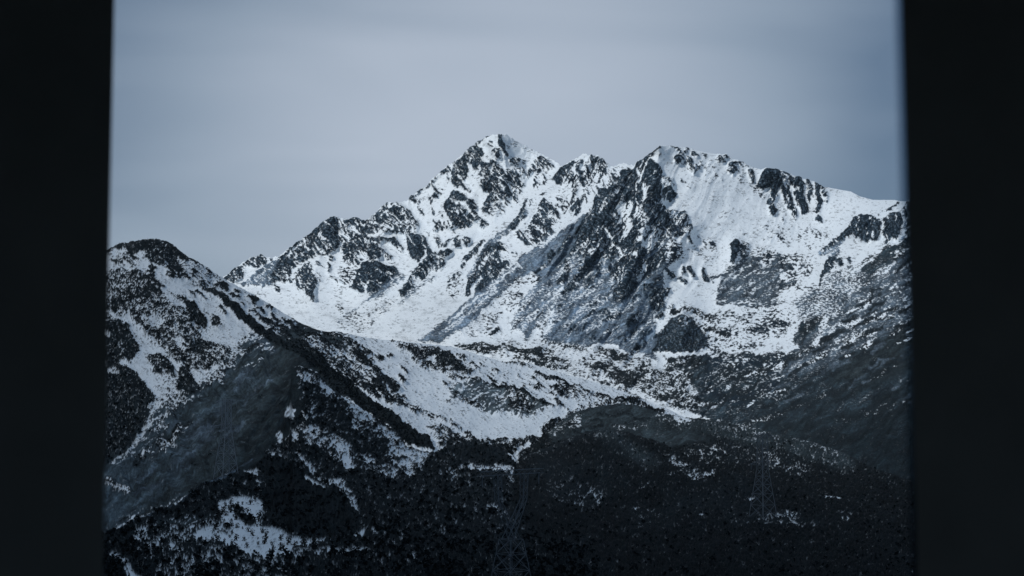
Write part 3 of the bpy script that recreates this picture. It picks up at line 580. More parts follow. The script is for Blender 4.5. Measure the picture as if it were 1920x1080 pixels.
# ================================================================== the left hill and the snow basin
TOP_B = '''-260,560 -60,520 80,500 160,482 205,468 215,463 225,457 240,455 262,453 280,449 300,450 318,456 330,465 345,478 370,492 420,524 460,546 500,570 560,605 600,620 660,630 730,638 790,645
846,649 889,663 944,681 980,680 1000,684 1060,702 1130,721 1200,745 1250,766 1290,787 1330,810 1450,870 1700,930'''
BOT_B = '-260,1130 195,1060 250,1015 330,985 400,945 470,905 520,850 560,760 600,742 660,790 720,835 770,880 815,895 870,870 960,895 1010,930 1060,880 1130,850 1200,840 1290,840 1330,850 1450,900 1700,960'
CTRL_B = [(-200, 560, 1750), (100, 500, 1800), (205, 468, 1800), (290, 449, 1800), (345, 480, 1810), (420, 524, 1830), (500, 570, 1850), (600, 620, 1880), (730, 638, 1950), (846, 649, 2000), (944, 681, 1980), (1060, 702, 1960), (1200, 745, 1850), (1290, 787, 1750), (1600, 900, 1500),
          (200, 580, 1640), (200, 700, 1480), (200, 850, 1230), (200, 1000, 1020), (-200, 700, 1500), (-200, 1000, 1020), (320, 560, 1680), (350, 650, 1560), (320, 780, 1350), (320, 920, 1100), (450, 620, 1640), (440, 720, 1440), (450, 860, 1130), (540, 690, 1480), (520, 800, 1260), (620, 700, 1560), (700, 760, 1450), (810, 850, 1270),
          (650, 680, 1700), (750, 690, 1760), (800, 740, 1620), (900, 700, 1850), (900, 760, 1640), (900, 820, 1420), (1000, 750, 1720), (1000, 820, 1450), (1000, 900, 1230), (1100, 760, 1720), (1100, 830, 1450), (1250, 820, 1500), (850, 880, 1180)]
SPURS_B = [(22, 40, '417,564 500,632 600,690 680,740 760,800 810,846'), (18, 30, '560,640 640,690 700,720 745,750'), (18, 40, '725,635 800,655 870,690'), (22, 45, '850,735 905,718 960,732 1028,765'), (12, 26, '1003,703 1090,735 1200,760'), (25, 60, '545,690 500,770 440,860')]


def paint_hill(c):
    P, L, S, W = c.poly, c.line, c.snow, c.spoly
    c.fill('L', .10, 'shrub')
    P('L', .28, '300,470 330,470 420,530 420,565 330,522 290,500'); P('L', .3, '205,475 280,480 300,510 260,510 210,500')
    P('V', .86, '196,470 225,457 240,454 262,452 280,448 300,449 318,456 330,466 345,480 352,490 340,488 330,478 335,495 345,508 340,510 325,500 315,490 305,500 295,500 285,490 280,480 268,473 255,475 245,481 235,471 222,468 205,478', 3)
    L('L', .72, 8, '325,460 350,480 370,494 400,518 422,538'); L('L', .72, 9, '300,490 320,500 335,512 346,520'); L('L', .92, 5, '318,515 335,518 352,525'); L('L', .5, 7, '240,490 255,505 265,515'); W('255,490 275,488 300,500 330,520 360,545 345,555 320,545 300,530 275,508', .06, 4)
    P('V', .66, '190,510 225,505 260,510 275,513 290,530 300,545 315,560 330,575 345,590 370,610 390,640 425,655 445,668 430,690 400,692 380,700 350,692 330,682 300,652 270,622 240,592 190,580', 6)
    P('V', .72, '250,515 272,513 285,530 300,547 312,560 300,566 280,553 262,549 245,556 225,546 213,536 230,521'); L('V', .9, 8, '285,520 295,534 303,538'); L('V', .85, 9, '275,540 292,548 303,560'); P('L', .55, '316,549 345,556 342,562 318,557', 3); P('V', .7, '205,535 235,530 250,560 235,575 210,565', 5); P('V', .72, '212,580 225,575 243,585 243,595 225,600 212,592', 3)
    P('V', .96, '330,560 345,558 360,568 372,580 385,595 392,605 385,616 375,613 360,601 350,591 345,576', 3); P('V', .86, '395,590 408,595 416,612 400,609', 3); P('V', .8, '340,575 352,590 358,602 345,600 330,585', 4)
    W('262,600 285,590 310,600 300,615 275,612', .25, 4)
    P('V', .86, '338,608 356,612 375,640 390,660 402,682 385,687 360,667 345,642', 4); P('V', .8, '295,632 320,625 335,640 330,655 300,650', 4); P('V', .72, '300,580 330,590 335,610 310,612', 6); P('V', .9, '322,733 335,715 338,697 350,690 364,714 375,730 355,741 335,738', 3.5); L('V', .8, 12, '292,700 300,706'); P('V', .75, '270,670 300,665 325,690 330,715 305,700 285,690', 5)
    W('325,640 335,636 345,645 332,650', .15, 2.5); W('368,690 395,700 402,712 376,708', .2, 3)
    P('V', .60, '-400,520 60,520 150,505 205,520 205,900 150,1150 -400,1250', 12); P('V', .9, '-400,760 0,700 150,680 150,900 0,980 -400,1050', 25); P('V', .85, '1300,786 1420,830 1750,930 1750,1000 1300,880', 8)
    P('V', .95, '60,660 190,612 215,605 240,610 248,640 258,650 262,665 250,680 240,690 225,690 260,700 270,710 285,735 291,760 276,792 262,812 238,850 190,872 60,930', 4)
    S(11, '230,686 255,697 275,712 290,735 312,747 335,745', .08); W('290,702 335,720 330,742 352,757 330,768 300,742', .26, 4); W('224,646 232,648 230,662 222,658', .25, 2); S(5, '195,625 206,632', .3); S(6, '203,698 222,706', .3); S(6, '280,772 295,755 320,765', .2); S(5, '232,662 228,668', .3)
    P('G', .97, '272,815 295,775 320,768 350,758 370,737 390,715 410,697 430,680 450,657 462,640 482,640 512,652 547,674 553,690 547,740 532,790 497,835 467,865 437,887 380,909 330,949 250,980 195,1010 100,1040 100,900 195,880 240,852', 20, 'grass')
    L('G', .99, 190, '575,700 545,765 500,825 450,890', 34, 'dgrass'); L('G', .99, 90, '575,705 550,765 515,815 470,875', 26, 'dturf'); L('G', .99, 22, '420,885 350,925 280,960', 12, 'dgrass'); L('G', .99, 18, '455,735 430,770 400,830', 12, 'dgrass'); L('G', .985, 20, '500,700 470,730 450,770', 9, 'grass'); L('G', .99, 14, '420,770 380,830', 9, 'dry'); L('V', .6, 14, '200,910 240,925'); L('V', .8, 7, '285,905 300,900'); L('V', .7, 9, '410,722 425,728', 4); L('V', .55, 12, '285,860 310,850', 5); P('V', .55, '290,840 330,800 360,790 340,830 310,850', 8)
    S(2.5, '455,696 475,686 497,676', .35); S(2.5, '468,692 492,682', .4); P('D', .5, '430,675 450,655 462,650 470,665 450,675 438,685', 6, 'dgrass'); P('G', .8, '470,625 500,640 520,660 490,665 468,650', 6, 'dry')
    L('L', .92, 10, '372,535 395,549 417,559')
    P('V', 1.05, '417,560 440,572 470,597 500,620 530,640 560,655 592,670 620,688 649,706 680,735 700,755 720,770 742,787 770,808 795,822 803,828 813,846 800,849 785,846 765,843 757,836 742,823 705,791 670,769 649,750 625,739 605,714 592,700 570,687 545,666 520,651 505,641 480,626 455,606 430,586 418,573', 2)
    L('L', .65, 9, '492,600 520,621 545,640 570,655'); P('L', .80, '560,640 590,650 640,690 680,720 720,740 745,750 735,756 700,741 660,721 620,691 580,666', 3); L('L', .86, 9, '558,620 580,628 600,640 625,655 642,669'); L('L', .97, 14, '664,664 685,685 705,705 725,720 741,731'); L('L', .8, 13, '640,685 665,700 690,715 716,731'); L('L', .78, 7, '680,722 705,735 730,742 758,747'); L('L', .8, 8, '705,742 740,755 770,768 800,778 822,786'); L('L', .85, 8, '610,626 625,634 650,645 669,656'); L('V', .9, 7, '628,649 640,653'); L('V', .85, 8, '709,673 718,676'); L('V', .85, 6, '730,671 736,674'); L('V', .7, 5, '672,665 688,669'); L('L', .6, 6, '470,585 490,597 505,606'); L('L', .45, 20, '575,640 640,672 690,705', 5)
    L('L', .7, 8, '800,777 825,785 850,797 870,805 887,823'); P('L', .55, '800,797 830,805 880,825 860,836 820,831', 4)
    P('V', .60, '725,634 745,639 770,645 790,650 815,650 835,660 855,672 870,685 886,698 883,706 860,701 835,706 815,696 795,696 775,686 772,672 760,660 740,650', 5); P('V', .86, '792,656 830,662 860,680 881,697 850,698 822,690 795,690 785,672', 4); L('V', .97, 4, '795,653 822,658 845,668 868,683'); W('800,672 815,668 820,680 806,684', .3, 3); W('835,690 850,690 845,700', .3, 3)
    P('G', .74, '843,733 855,722 880,718 905,718 935,722 955,728 980,740 1005,755 1028,766 1020,773 1000,776 995,786 970,784 955,776 925,781 905,776 885,766 865,756 845,749', 4, 'frost'); P('V', .75, '950,730 985,745 1000,770 975,782 950,765', 5); L('V', 1., 6, '925,720 960,732 990,748 1026,764'); L('V', .7, 10, '850,745 880,760 905,773')
    L('V', .85, 5, '872,713 891,717'); P('V', .75, '990,725 1010,722 1022,732 1005,738', 3); P('V', .93, '1032,730 1050,727 1066,738 1060,746 1045,741', 3); L('V', .93, 8, '1003,703 1030,710 1060,722 1090,735 1120,740 1163,753 1200,760 1242,776'); P('L', .4, '1040,715 1120,742 1180,762 1110,765 1050,745'); L('V', .75, 6, '944,681 970,685 997,693'); L('L', .5, 6, '930,750 960,745')
    W('760,720 840,770 900,800 1000,800 1030,780 1020,815 930,825 850,800', .07, 8); L('L', .5, 7, '840,700 850,712'); P('V', .75, '1010,800 1050,790 1060,810 1020,822', 6)
    P('V', .8, '820,835 900,828 960,850 1010,830 1060,830 1060,880 1010,930 960,900 860,880', 5); S(14, '890,820 930,826 975,822', .1); S(9, '985,840 965,852 972,868', .1)
    c.strokes('V', .9, 60, '200,480 330,470 440,545 560,610 560,650 430,590 300,520 200,500', 37, (6, 22), (2, 5), 41)
    c.strokes('V', .88, 70, '560,610 660,640 850,660 1000,700 1180,760 1050,780 960,720 820,720 740,760 600,660', 30, (5, 20), (2, 4.5), 42)
    c.strokes('V', .62, 45, '250,860 300,780 380,715 450,660 480,640 490,660 430,700 350,770 290,830 250,900', -35, (6, 26), (2, 6), 46, None, 3.)
    P('V', .5, '1015,838 1035,806 1072,770 1110,750 1200,748 1215,765 1110,775 1060,800 1030,840', 7)
    W('900,770 960,785 1025,785 1015,815 985,822 920,824 860,800', .05, 8); P('V', .92, '880,828 930,827 965,829 1012,824 1010,850 990,890 955,890 925,850 890,842', 4); S(6, '992,836 972,846 966,856 970,870 984,884', .08); S(5, '900,832 935,836 960,833', .45)
    c.strokes('V', 1.0, 50, '215,990 300,800 420,700 530,690 520,780 440,880 330,940', -28, (3, 14), (1.5, 4), 43)
    c.strokes('G', .99, 60, '215,990 300,800 420,700 545,690 530,780 440,880 330,940', -33, (14, 60), (3, 10), 44, 'dgrass', 5.)
    c.strokes('G', .985, 30, '230,960 300,820 420,710 500,690 440,820 330,910', -33, (10, 50), (2, 6), 45, 'dry', 3.)
    c.dust(.17, '150,430 330,440 560,600 620,640 600,760 400,720 150,1000'); c.dust(.06, '600,620 800,640 900,680 700,740')  # shade on the left hill deepened in the snow colour



# ================================================================== the spur in front on the left
TOP_C = '''-260,1120 100,1040 195,1003 250,976 330,946 380,906 440,882 470,864 500,832 530,792 543,745 547,690 560,688 592,698 624,734 643,743 686,773 742,810 761,838 790,846 814,848 840,838 880,829
915,832 940,841 960,852 975,878 1010,897 1060,930 1150,985'''
BOT_C = '-260,1260 1150,1230'
CTRL_C = [(-200, 1120, 640), (195, 1003, 640), (330, 946, 720), (440, 882, 820), (500, 832, 880), (547, 690, 980), (643, 743, 1010), (742, 810, 1040), (814, 848, 1060), (900, 830, 1150), (975, 880, 1050), (1100, 960, 800),
          (600, 800, 900), (560, 880, 800), (650, 900, 790), (780, 900, 880), (900, 930, 830), (400, 960, 690), (500, 1000, 620), (680, 1000, 620), (900, 1020, 590), (1050, 1030, 590), (200, 1080, 500), (500, 1090, 480), (800, 1090, 480), (1100, 1090, 500), (-200, 1240, 390), (300, 1230, 390), (800, 1230, 385), (1100, 1230, 390)]
SPURS_C = [(12, 50, '547,690 580,800 520,900'), (10, 40, '600,700 742,810'), (8, 50, '500,870 580,960 660,995')]


def paint_spur(c):
    P, L, S, W = c.poly, c.line, c.snow, c.spoly
    c.fill('V', .93, 'shrub')
    P('G', .985, '540,688 566,698 572,740 556,790 530,835 490,872 455,895 440,885 470,862 500,830 530,790 543,745', 12, 'dturf'); c.strokes('V', .8, 26, '545,700 590,720 580,800 540,850 500,860', -60, (6, 22), (2, 5), 31, None, 3.)
    S(6, '553,684 575,690 594,700', .06); P('V', .45, '550,695 575,700 600,715 625,738 635,750 610,742 585,725 560,712', 4); S(9, '585,708 605,722 622,737', .35); P('V', .38, '636,746 665,766 690,782 720,803 745,824 765,846 745,842 715,820 685,797 655,772', 4); S(11, '642,745 668,765 695,785', .2); P('V', .72, '640,765 690,800 730,835 700,830 660,800', 6)
    W('526,776 545,756 553,770 545,783 530,781', .25, 3); W('521,815 528,809 530,832 522,832', .35, 2.5); W('545,802 554,805 559,826 548,828', .35, 2.5); S(6, '565,772 572,780', .4)
    P('V', .56, '560,800 600,795 625,812 640,825 658,845 665,882 645,885 635,860 615,842 580,830', 5); W('625,825 640,830 655,850 660,880 648,880 642,860 630,842', .22, 3); P('V', .42, '735,822 770,846 802,850 790,872 768,892 740,882 722,850', 5); W('760,846 800,852 785,866 765,862', .22, 4); L('V', .6, 30, '690,860 730,880 720,910', 8)
    P('V', .42, '590,893 640,903 662,930 672,968 655,952 625,920', 4); S(7, '556,853 575,869 590,881', .35); S(6, '573,890 588,904 608,917', .06); S(7, '536,852 548,858', .3); P('V', .7, '490,850 520,840 540,860 510,870', 6)
    P('V', 1.05, '470,884 500,862 530,860 565,885 580,900 605,918 640,932 660,955 675,985 665,996 640,1004 610,1006 570,1006 545,992 520,977 500,957 490,937 495,902', 3)
    P('V', .62, '250,990 330,975 400,960 450,930 480,930 500,950 480,990 560,1040 560,1120 330,1120 260,1050', 6)
    W('412,942 440,930 475,928 490,943 493,965 485,985 512,987 542,1006 580,1014 620,1009 670,999 690,990 682,1006 640,1021 600,1026 560,1031 540,1046 500,1049 470,1041 430,1026 390,1021 358,1010 370,1000 400,1000 420,985 405,962', .05, 4)
    P('V', .6, '432,955 452,950 455,962 440,965', 3); P('V', .9, '440,962 465,968 482,985 462,990 445,975', 4); P('V', .5, '400,985 440,985 430,1005 400,1010', 5); P('V', .85, '480,900 500,905 495,925 478,925', 3); W('460,887 480,884 492,890 478,898', .2, 3); W('480,903 492,908 488,914', .2, 2); L('V', .85, 10, '600,1022 640,1016 680,1010', 4); L('V', .5, 12, '560,1038 640,1040 680,1030', 5)
    P('V', .66, '360,1020 430,1030 500,1055 540,1050 560,1120 400,1120', 6); P('V', 1., '100,1010 195,1012 215,1040 240,1085 230,1120 100,1120', 4); S(14, '212,1037 230,1060 248,1085 270,1095', .18); S(8, '260,1050 280,1040', .4); P('V', .6, '240,1030 270,1015 290,1050 260,1060', 5)
    L('G', .97, 5, '195,1004 250,977 330,948 380,908 440,885 472,866', 1.5, 'dry'); L('G', .9, 9, '300,985 345,990 400,975', 3, 'dgrass')
    P('V', 1.02, '838,842 880,830 915,833 942,842 962,862 977,882 955,876 930,871 900,866 868,858', 3); S(9, '960,846 967,864 978,880 1005,894 1030,905', .12); S(9, '880,873 920,879 958,888', .3); S(8, '930,868 948,880', .3); P('V', .6, '950,893 975,897 985,908 960,905', 3); P('V', .72, '850,935 862,928 873,940 866,966 854,956', 4); P('V', .82, '800,870 870,870 880,900 820,900', 6); L('V', .7, 10, '925,990 945,1000', 4); L('V', .75, 9, '1000,1010 1015,1020', 4); L('V', .72, 8, '922,1042 935,1044', 3); L('V', .75, 8, '700,1000 760,1020', 6); L('V', .8, 20, '700,1040 800,1050', 10); L('V', .78, 12, '920,960 950,965', 6)


# ================================================================== dark grassy mounds on the right
TOP_M = '940,880 1000,835 1040,801 1070,776 1110,764 1160,757 1200,762 1240,776 1290,784 1340,788 1387,797 1440,809 1480,818 1530,832 1583,851 1640,880 1720,906 1900,950 2180,1010'
BOT_M = '940,925 1000,890 1050,850 1100,840 1180,845 1300,900 1500,960 1720,980 1900,1010 2180,1060'
CTRL_M = [(940, 880, 1330), (1040, 801, 1420), (1160, 757, 1500), (1290, 784, 1420), (1440, 809, 1330), (1583, 851, 1250), (1720, 906, 1150), (2150, 1010, 950), (1050, 840, 1300), (1150, 810, 1330), (1150, 850, 1200), (1300, 850, 1180), (1450, 900, 1050), (1600, 920, 1030), (1720, 970, 950), (950, 920, 1200)]
TOP_D = '860,990 930,922 962,884 985,855 1040,833 1090,815 1130,806 1180,812 1240,832 1320,868 1420,902 1520,925 1640,945 1740,960 1900,985 2180,1040'
BOT_D = '860,1240 2180,1240'
CTRL_D = [(860, 990, 760), (962, 884, 1020), (1040, 833, 1080), (1130, 806, 1100), (1240, 832, 1060), (1320, 868, 1000), (1420, 902, 930), (1520, 925, 900), (1640, 945, 880), (1740, 960, 860), (2150, 1040, 720), (1050, 900, 880), (1150, 890, 900), (1000, 960, 740), (1150, 960, 770), (1300, 940, 830), (1430, 985, 760), (1550, 985, 780), (1700, 1000, 760),
          (1000, 1040, 590), (1250, 1040, 620), (1500, 1050, 640), (1750, 1060, 640), (900, 1100, 480), (1200, 1100, 510), (1500, 1100, 540), (1800, 1110, 560), (900, 1230, 390), (1400, 1230, 400), (2100, 1230, 420)]
SPURS_M = [(14, 50, '1040,803 1160,760 1290,790')]
SPURS_D = [(14, 60, '1130,808 1080,880 1040,980'), (10, 60, '1300,880 1380,960 1400,1060')]


def paint_mound(c):
    P, L, S, W = c.poly, c.line, c.snow, c.spoly
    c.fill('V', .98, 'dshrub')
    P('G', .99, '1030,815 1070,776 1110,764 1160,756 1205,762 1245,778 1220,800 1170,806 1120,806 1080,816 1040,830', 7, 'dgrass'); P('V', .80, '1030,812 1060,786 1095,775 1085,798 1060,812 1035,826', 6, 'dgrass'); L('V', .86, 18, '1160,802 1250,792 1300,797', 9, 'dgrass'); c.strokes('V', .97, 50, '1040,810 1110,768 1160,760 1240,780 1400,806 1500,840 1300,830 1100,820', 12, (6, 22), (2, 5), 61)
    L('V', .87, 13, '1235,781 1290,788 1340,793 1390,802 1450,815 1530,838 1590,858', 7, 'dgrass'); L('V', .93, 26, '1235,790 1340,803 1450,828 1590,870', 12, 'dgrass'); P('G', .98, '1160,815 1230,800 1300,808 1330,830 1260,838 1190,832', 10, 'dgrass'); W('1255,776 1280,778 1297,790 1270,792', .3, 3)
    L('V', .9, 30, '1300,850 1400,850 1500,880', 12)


def paint_front(c):
    P, L, S, W = c.poly, c.line, c.snow, c.spoly
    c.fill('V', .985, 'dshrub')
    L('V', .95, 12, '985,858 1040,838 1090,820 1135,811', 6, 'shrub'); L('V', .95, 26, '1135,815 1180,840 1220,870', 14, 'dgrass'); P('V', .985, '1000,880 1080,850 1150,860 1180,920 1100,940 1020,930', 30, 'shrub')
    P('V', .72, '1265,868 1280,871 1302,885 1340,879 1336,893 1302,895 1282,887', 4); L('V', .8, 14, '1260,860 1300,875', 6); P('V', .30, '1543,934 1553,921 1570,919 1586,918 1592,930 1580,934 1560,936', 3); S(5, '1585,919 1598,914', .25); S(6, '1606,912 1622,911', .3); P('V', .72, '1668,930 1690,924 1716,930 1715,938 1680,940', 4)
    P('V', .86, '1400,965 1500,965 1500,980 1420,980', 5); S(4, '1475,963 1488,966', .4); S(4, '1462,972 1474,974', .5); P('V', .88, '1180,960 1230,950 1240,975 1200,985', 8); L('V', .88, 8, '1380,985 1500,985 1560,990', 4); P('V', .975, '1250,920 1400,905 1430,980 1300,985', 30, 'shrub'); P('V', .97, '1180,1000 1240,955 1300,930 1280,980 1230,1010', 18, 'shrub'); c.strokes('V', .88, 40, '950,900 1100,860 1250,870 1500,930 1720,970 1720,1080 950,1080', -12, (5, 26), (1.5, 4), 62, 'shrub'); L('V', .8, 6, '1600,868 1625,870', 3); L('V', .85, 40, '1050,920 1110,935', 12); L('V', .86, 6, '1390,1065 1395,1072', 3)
# ================================================================== terrain
M_FAR = terrain_material('snow_and_rock', .40, 1.5)
M_MID = terrain_material('snow_and_scrub', 1.0, .5)
M_NEAR = terrain_material('scrub_ground', 1.8, .3)

A = Sheet(-250, 2170, 440, TOP_A, BOT_A, CTRL_A, SPURS_A, jag=(2.6, '-260,1 1187,1 1200,1 1245,.15 1260,.2 1290,.5 1330,.15 1390,.7 1420,.7 1440,.2 1470,.5 1540,.6 1555,.05 1690,.1 1700,.7 2180,.7'), seed=1)
paint_range(A.c); A.c.finish(1)
A.build(rock=14, ledge=15, shrub=2, rough=12, gully=30, out=.9, back=(500, 300))
B = Sheet(-250, 1650, 330, TOP_B, BOT_B, CTRL_B, SPURS_B, jag=(1.5, '-260,1 420,1 520,.1 640,.1 820,.4 1600,.4'), seed=2)
paint_hill(B.c); B.c.finish(2, sl=37, shr=.8)
B.build(gully=3, rock=2, ledge=1.0, shrub=1.6, rough=2.5, back=(260, 110))
C_ = Sheet(-250, 1150, 300, TOP_C, BOT_C, CTRL_C, SPURS_C, jag=(2.0, '-260,1 1150,1'), seed=3)
paint_spur(C_.c); C_.c.finish(3, shr=1.15)
C_.build(rock=1, ledge=1, shrub=2.2, rough=2.0, back=(120, 60))
M_ = Sheet(950, 2170, 110, TOP_M, BOT_M, CTRL_M, SPURS_M, jag=(1.2, '900,1 2200,1'), seed=4)
paint_mound(M_.c); M_.c.finish(4)
M_.build(rock=1, ledge=1, shrub=2.0, rough=2.0, back=(150, 70))
D_ = Sheet(870, 2170, 260, TOP_D, BOT_D, CTRL_D, SPURS_D, jag=(1.5, '800,1 2200,1'), seed=5)
paint_front(D_.c); D_.c.finish(5, shr=1.15)
D_.build(rock=1, ledge=1, shrub=1.8, rough=2.0, back=(120, 50))


def inside(poly, x, y):
    p = pts(poly); q = np.roll(p, -1, 0); r = np.zeros(x.shape, bool)
    for (ax, ay), (bx, by) in zip(p, q):
        if ay != by: r ^= ((ay > y) != (by > y)) & (x < (bx - ax) * (y - ay) / (by - ay) + ax)
    return r


# the range is one continuous grid; hand its faces to the landforms they belong to
nv, nu = A.out[1].shape; nb = A.out[3]
Uf = np.concatenate([np.repeat(A.U[:1], nb, 0), A.U], 0); Vf = np.concatenate([np.repeat(A.V[:1], nb, 0), A.V], 0)
fu = (.25 * (Uf[1:, :-1] + Uf[1:, 1:] + Uf[:-1, :-1] + Uf[:-1, 1:])).ravel(); fv = (.25 * (Vf[1:, :-1] + Vf[1:, 1:] + Vf[:-1, :-1] + Vf[:-1, 1:])).ravel()
wu = fu + 6 * fbm(fu / 30, fv / 30, 333, 3); wv = fv + 6 * fbm(fu / 30, fv / 30, 334, 3)
is_valley = inside('-400,780 500,690 790,646 1020,641 1180,668 1240,690 1290,720 1310,745 1290,778 1330,1100 -400,1100', wu, wv)
is_slope = inside('1290,778 1310,745 1340,725 1420,705 1500,665 1540,640 1560,600 1600,560 1650,500 1690,470 2300,480 2300,1200 1280,1200', wu, wv) & ~is_valley
is_left = inside('-400,-100 1192,-100 1190,313 1165,322 1145,346 1115,365 1074,416 1010,466 930,537 840,602 785,645 700,740 -400,900', fu, fv) & ~is_valley & ~is_slope
is_right = ~(is_valley | is_slope | is_left)
for nm, msk, lab in (('mountain', is_left, 'pointed snowy main peak with dark rock ribs and a broken ridge falling to the left'),
                     ('mountain', is_right, 'broad snowy mountain with a smooth white shoulder and dark rocky front spur'),
                     ('valley', is_valley, 'snowy valley floor dotted with scrub at the foot of the mountains'),
                     ('hillside', is_slope, 'dark shaded hillside streaked with scree rising to the right window edge')):
    tag(A.emit(nm, M_FAR, msk), lab, nm, 'structure')
tag(B.emit('hill', M_MID), 'rounded snowy hill with scrub bands and a bare grassy hollow', 'hill', 'structure')
tag(C_.emit('foothill', M_NEAR), 'scrub covered lower slope with a small snow field', 'slope', 'structure')
tag(M_.emit('knoll', M_NEAR), 'dark grassy knoll with a frosted crest at the valley mouth', 'knoll', 'structure')
tag(D_.emit('knoll', M_NEAR), 'nearer black scrub knoll with few snow specks', 'knoll', 'structure')

# the ground under everything, out to the horizon
rr = np.array([0, 2, 4, 8, 15, 30, 60, 100, 160, 240, 320, 420, 600, 900, 1400, 2200, 4000, 8000, 16000, 32000.])
zz = np.interp(rr, [0, 4, 10, 100, 380, 1000, 3000, 32000], [-1.72, -1.74, -3.4, -22, -84, -150, -210, -260])
th = np.linspace(0, 2 * math.pi, 97)
G = np.stack([rr[:, None] * np.cos(th), rr[:, None] * np.sin(th), np.repeat(zz[:, None], 97, 1)], 2)
gq = grid_quads(len(rr), 97)
tag(mesh_np('ground', G.reshape(-1, 3), gq[:, ::-1], flat_material('dark_turf', (.012, .016, .017), .95, .05, nscale=.3), True), 'dark ground sloping away below the window', 'ground', 'structure')


# ================================================================== scrub and bushes
def bush_mesh(n_leaf, n_twig, seed, h=1.0, w=.55, leaf=.17):
    r = np.random.default_rng(seed); V = []; Q = []

    def quad(c, a, b):
        k = len(V); V.extend([c - a - b, c + a - b, c + a + b, c - a + b]); Q.append([k, k + 1, k + 2, k + 3])
    for i in range(n_twig):
        an = r.uniform(0, 6.283); sp = r.uniform(.15, 1) * w; top = np.array([math.cos(an) * sp, math.sin(an) * sp, h * r.uniform(.55, 1)])
        mid = top * .5 + np.array([0, 0, .12 * h]); side = np.array([-math.sin(an), math.cos(an), 0]) * .03 * h
        k = len(V); V.extend([-side, side, mid + side * .7, mid - side * .7, top + side * .25, top - side * .25]); Q.extend([[k, k + 1, k + 2, k + 3], [k + 3, k + 2, k + 4, k + 5]])
    for i in range(n_leaf):
        an = r.uniform(0, 6.283); q = r.uniform(0, 1) ** .6; z = r.uniform(.08, 1) * h
        rad = w * q * math.sqrt(max(.1, 1 - (z / h - .45) ** 2 * 2.2))
        c = np.array([math.cos(an) * rad, math.sin(an) * rad, z])
        a = r.normal(size=3); a /= np.linalg.norm(a); b = np.cross(a, r.normal(size=3)); b /= np.linalg.norm(b)
        s = leaf * r.uniform(.6, 1.4); quad(c, a * s, b * s * .7)
    return np.array(V), np.array(Q)


M_LEAF = flat_material('dark_foliage', (.0062, .0100, .0118), .9, .05, nscale=.35, amt=.5)
M_TWIG = flat_material('bare_twigs', (.022, .024, .024), .9, .05, nscale=2, amt=.4)
tmpl = [bush_mesh(13, 4, 100 + i, 1.0, .62, .24) for i in range(8)]
SV, SQ = [], []; off = 0


def scatter(sheet, n, h0, h1, umin, umax, vmin, vmax, keep=.72, kinds=(3, 5)):
    global off
    sh = sheet.U.shape; K = sheet.c.K.reshape((len(KINDS),) + sh); d = sheet.c.d.reshape(sh)
    ok = (sum(K[k] for k in kinds) > .6) & (d > keep) & (sheet.U > umin) & (sheet.U < umax) & (sheet.V > vmin) & (sheet.V < vmax)
    idx = np.nonzero(ok.ravel())[0]
    if idx.size == 0: return
    idx = rng.choice(idx, min(n, idx.size), replace=False)
    P = sheet.P.reshape(-1, 3)[idx]
    for p in P:
        V, Q = tmpl[rng.integers(8)]
        s = rng.uniform(h0, h1); a = rng.uniform(0, 6.283); ca, sa = math.cos(a), math.sin(a)
        R = np.stack([V[:, 0] * ca - V[:, 1] * sa, V[:, 0] * sa + V[:, 1] * ca, V[:, 2]], 1) * np.array([s * 1.15, s * 1.15, s])
        SV.append(R + p - np.array([0, 0, .25 * s])); SQ.append(Q + off); off += len(V)


scatter(C_, 2300, .7, 2.0, 185, 1120, 690, 1100, keep=.95)
scatter(D_, 700, .6, 1.5, 940, 1740, 800, 1100)
scatter(M_, 250, .8, 1.6, 980, 1740, 750, 960)
scatter(B, 4200, .7, 1.9, 185, 1250, 560, 890, keep=.8)
scrub = mesh_np('scrub', np.concatenate(SV), np.concatenate(SQ), M_LEAF, False)
tag(scrub, 'dense dark scrub covering the lower slopes and gullies', 'scrub', 'stuff')

# bushes standing alone on the small snow field in front
bt = []
for i in range(6):
    V, Q = bush_mesh(26 + 6 * (i % 3), 22, 200 + i, 1.0, .42 + .06 * (i % 4), .10)
    bt.append(mesh_np('bush', V, Q, M_TWIG, False))
sh = C_.U.shape; du = C_.U.ravel(); dv = C_.V.ravel(); dP = C_.P.reshape(-1, 3)
okb = inside('415,945 470,935 490,960 485,988 545,1008 610,1012 660,1005 640,1020 560,1034 500,1050 440,1032 380,1020 400,1000 410,970', du, dv) & (C_.c.d < .45)
cand = np.nonzero(okb)[0]; chosen = []
order = rng.permutation(cand)
for k in order:
    if all((du[k] - du[j]) ** 2 + 3 * (dv[k] - dv[j]) ** 2 > 90 for j in chosen):
        chosen.append(k)
    if len(chosen) >= 64: break
for i, k in enumerate(chosen):
    if i < 6: o = bt[i]
    else:
        o = bt[i % 6].copy(); COL.objects.link(o)
    s = rng.uniform(.8, 2.9) if i % 3 else rng.uniform(2.2, 3.4)
    o.location = dP[k] - np.array([0, 0, .08 * s]); o.scale = (s, s, s); o.rotation_euler = (0, 0, rng.uniform(0, 6.28))
    tag(o, 'small dark bush growing out of the snow field at the foot of the lower slope', 'bush', None, 'bushes on the lower snow field')


# ================================================================== lattice towers
M_STEEL = flat_material('galvanised_steel', (.11, .135, .16), .7, .2, .1, nscale=3, amt=.2)


M_PALE = flat_material('weathered_zinc', (.19, .225, .26), .6, .3, .2, nscale=3, amt=.15)


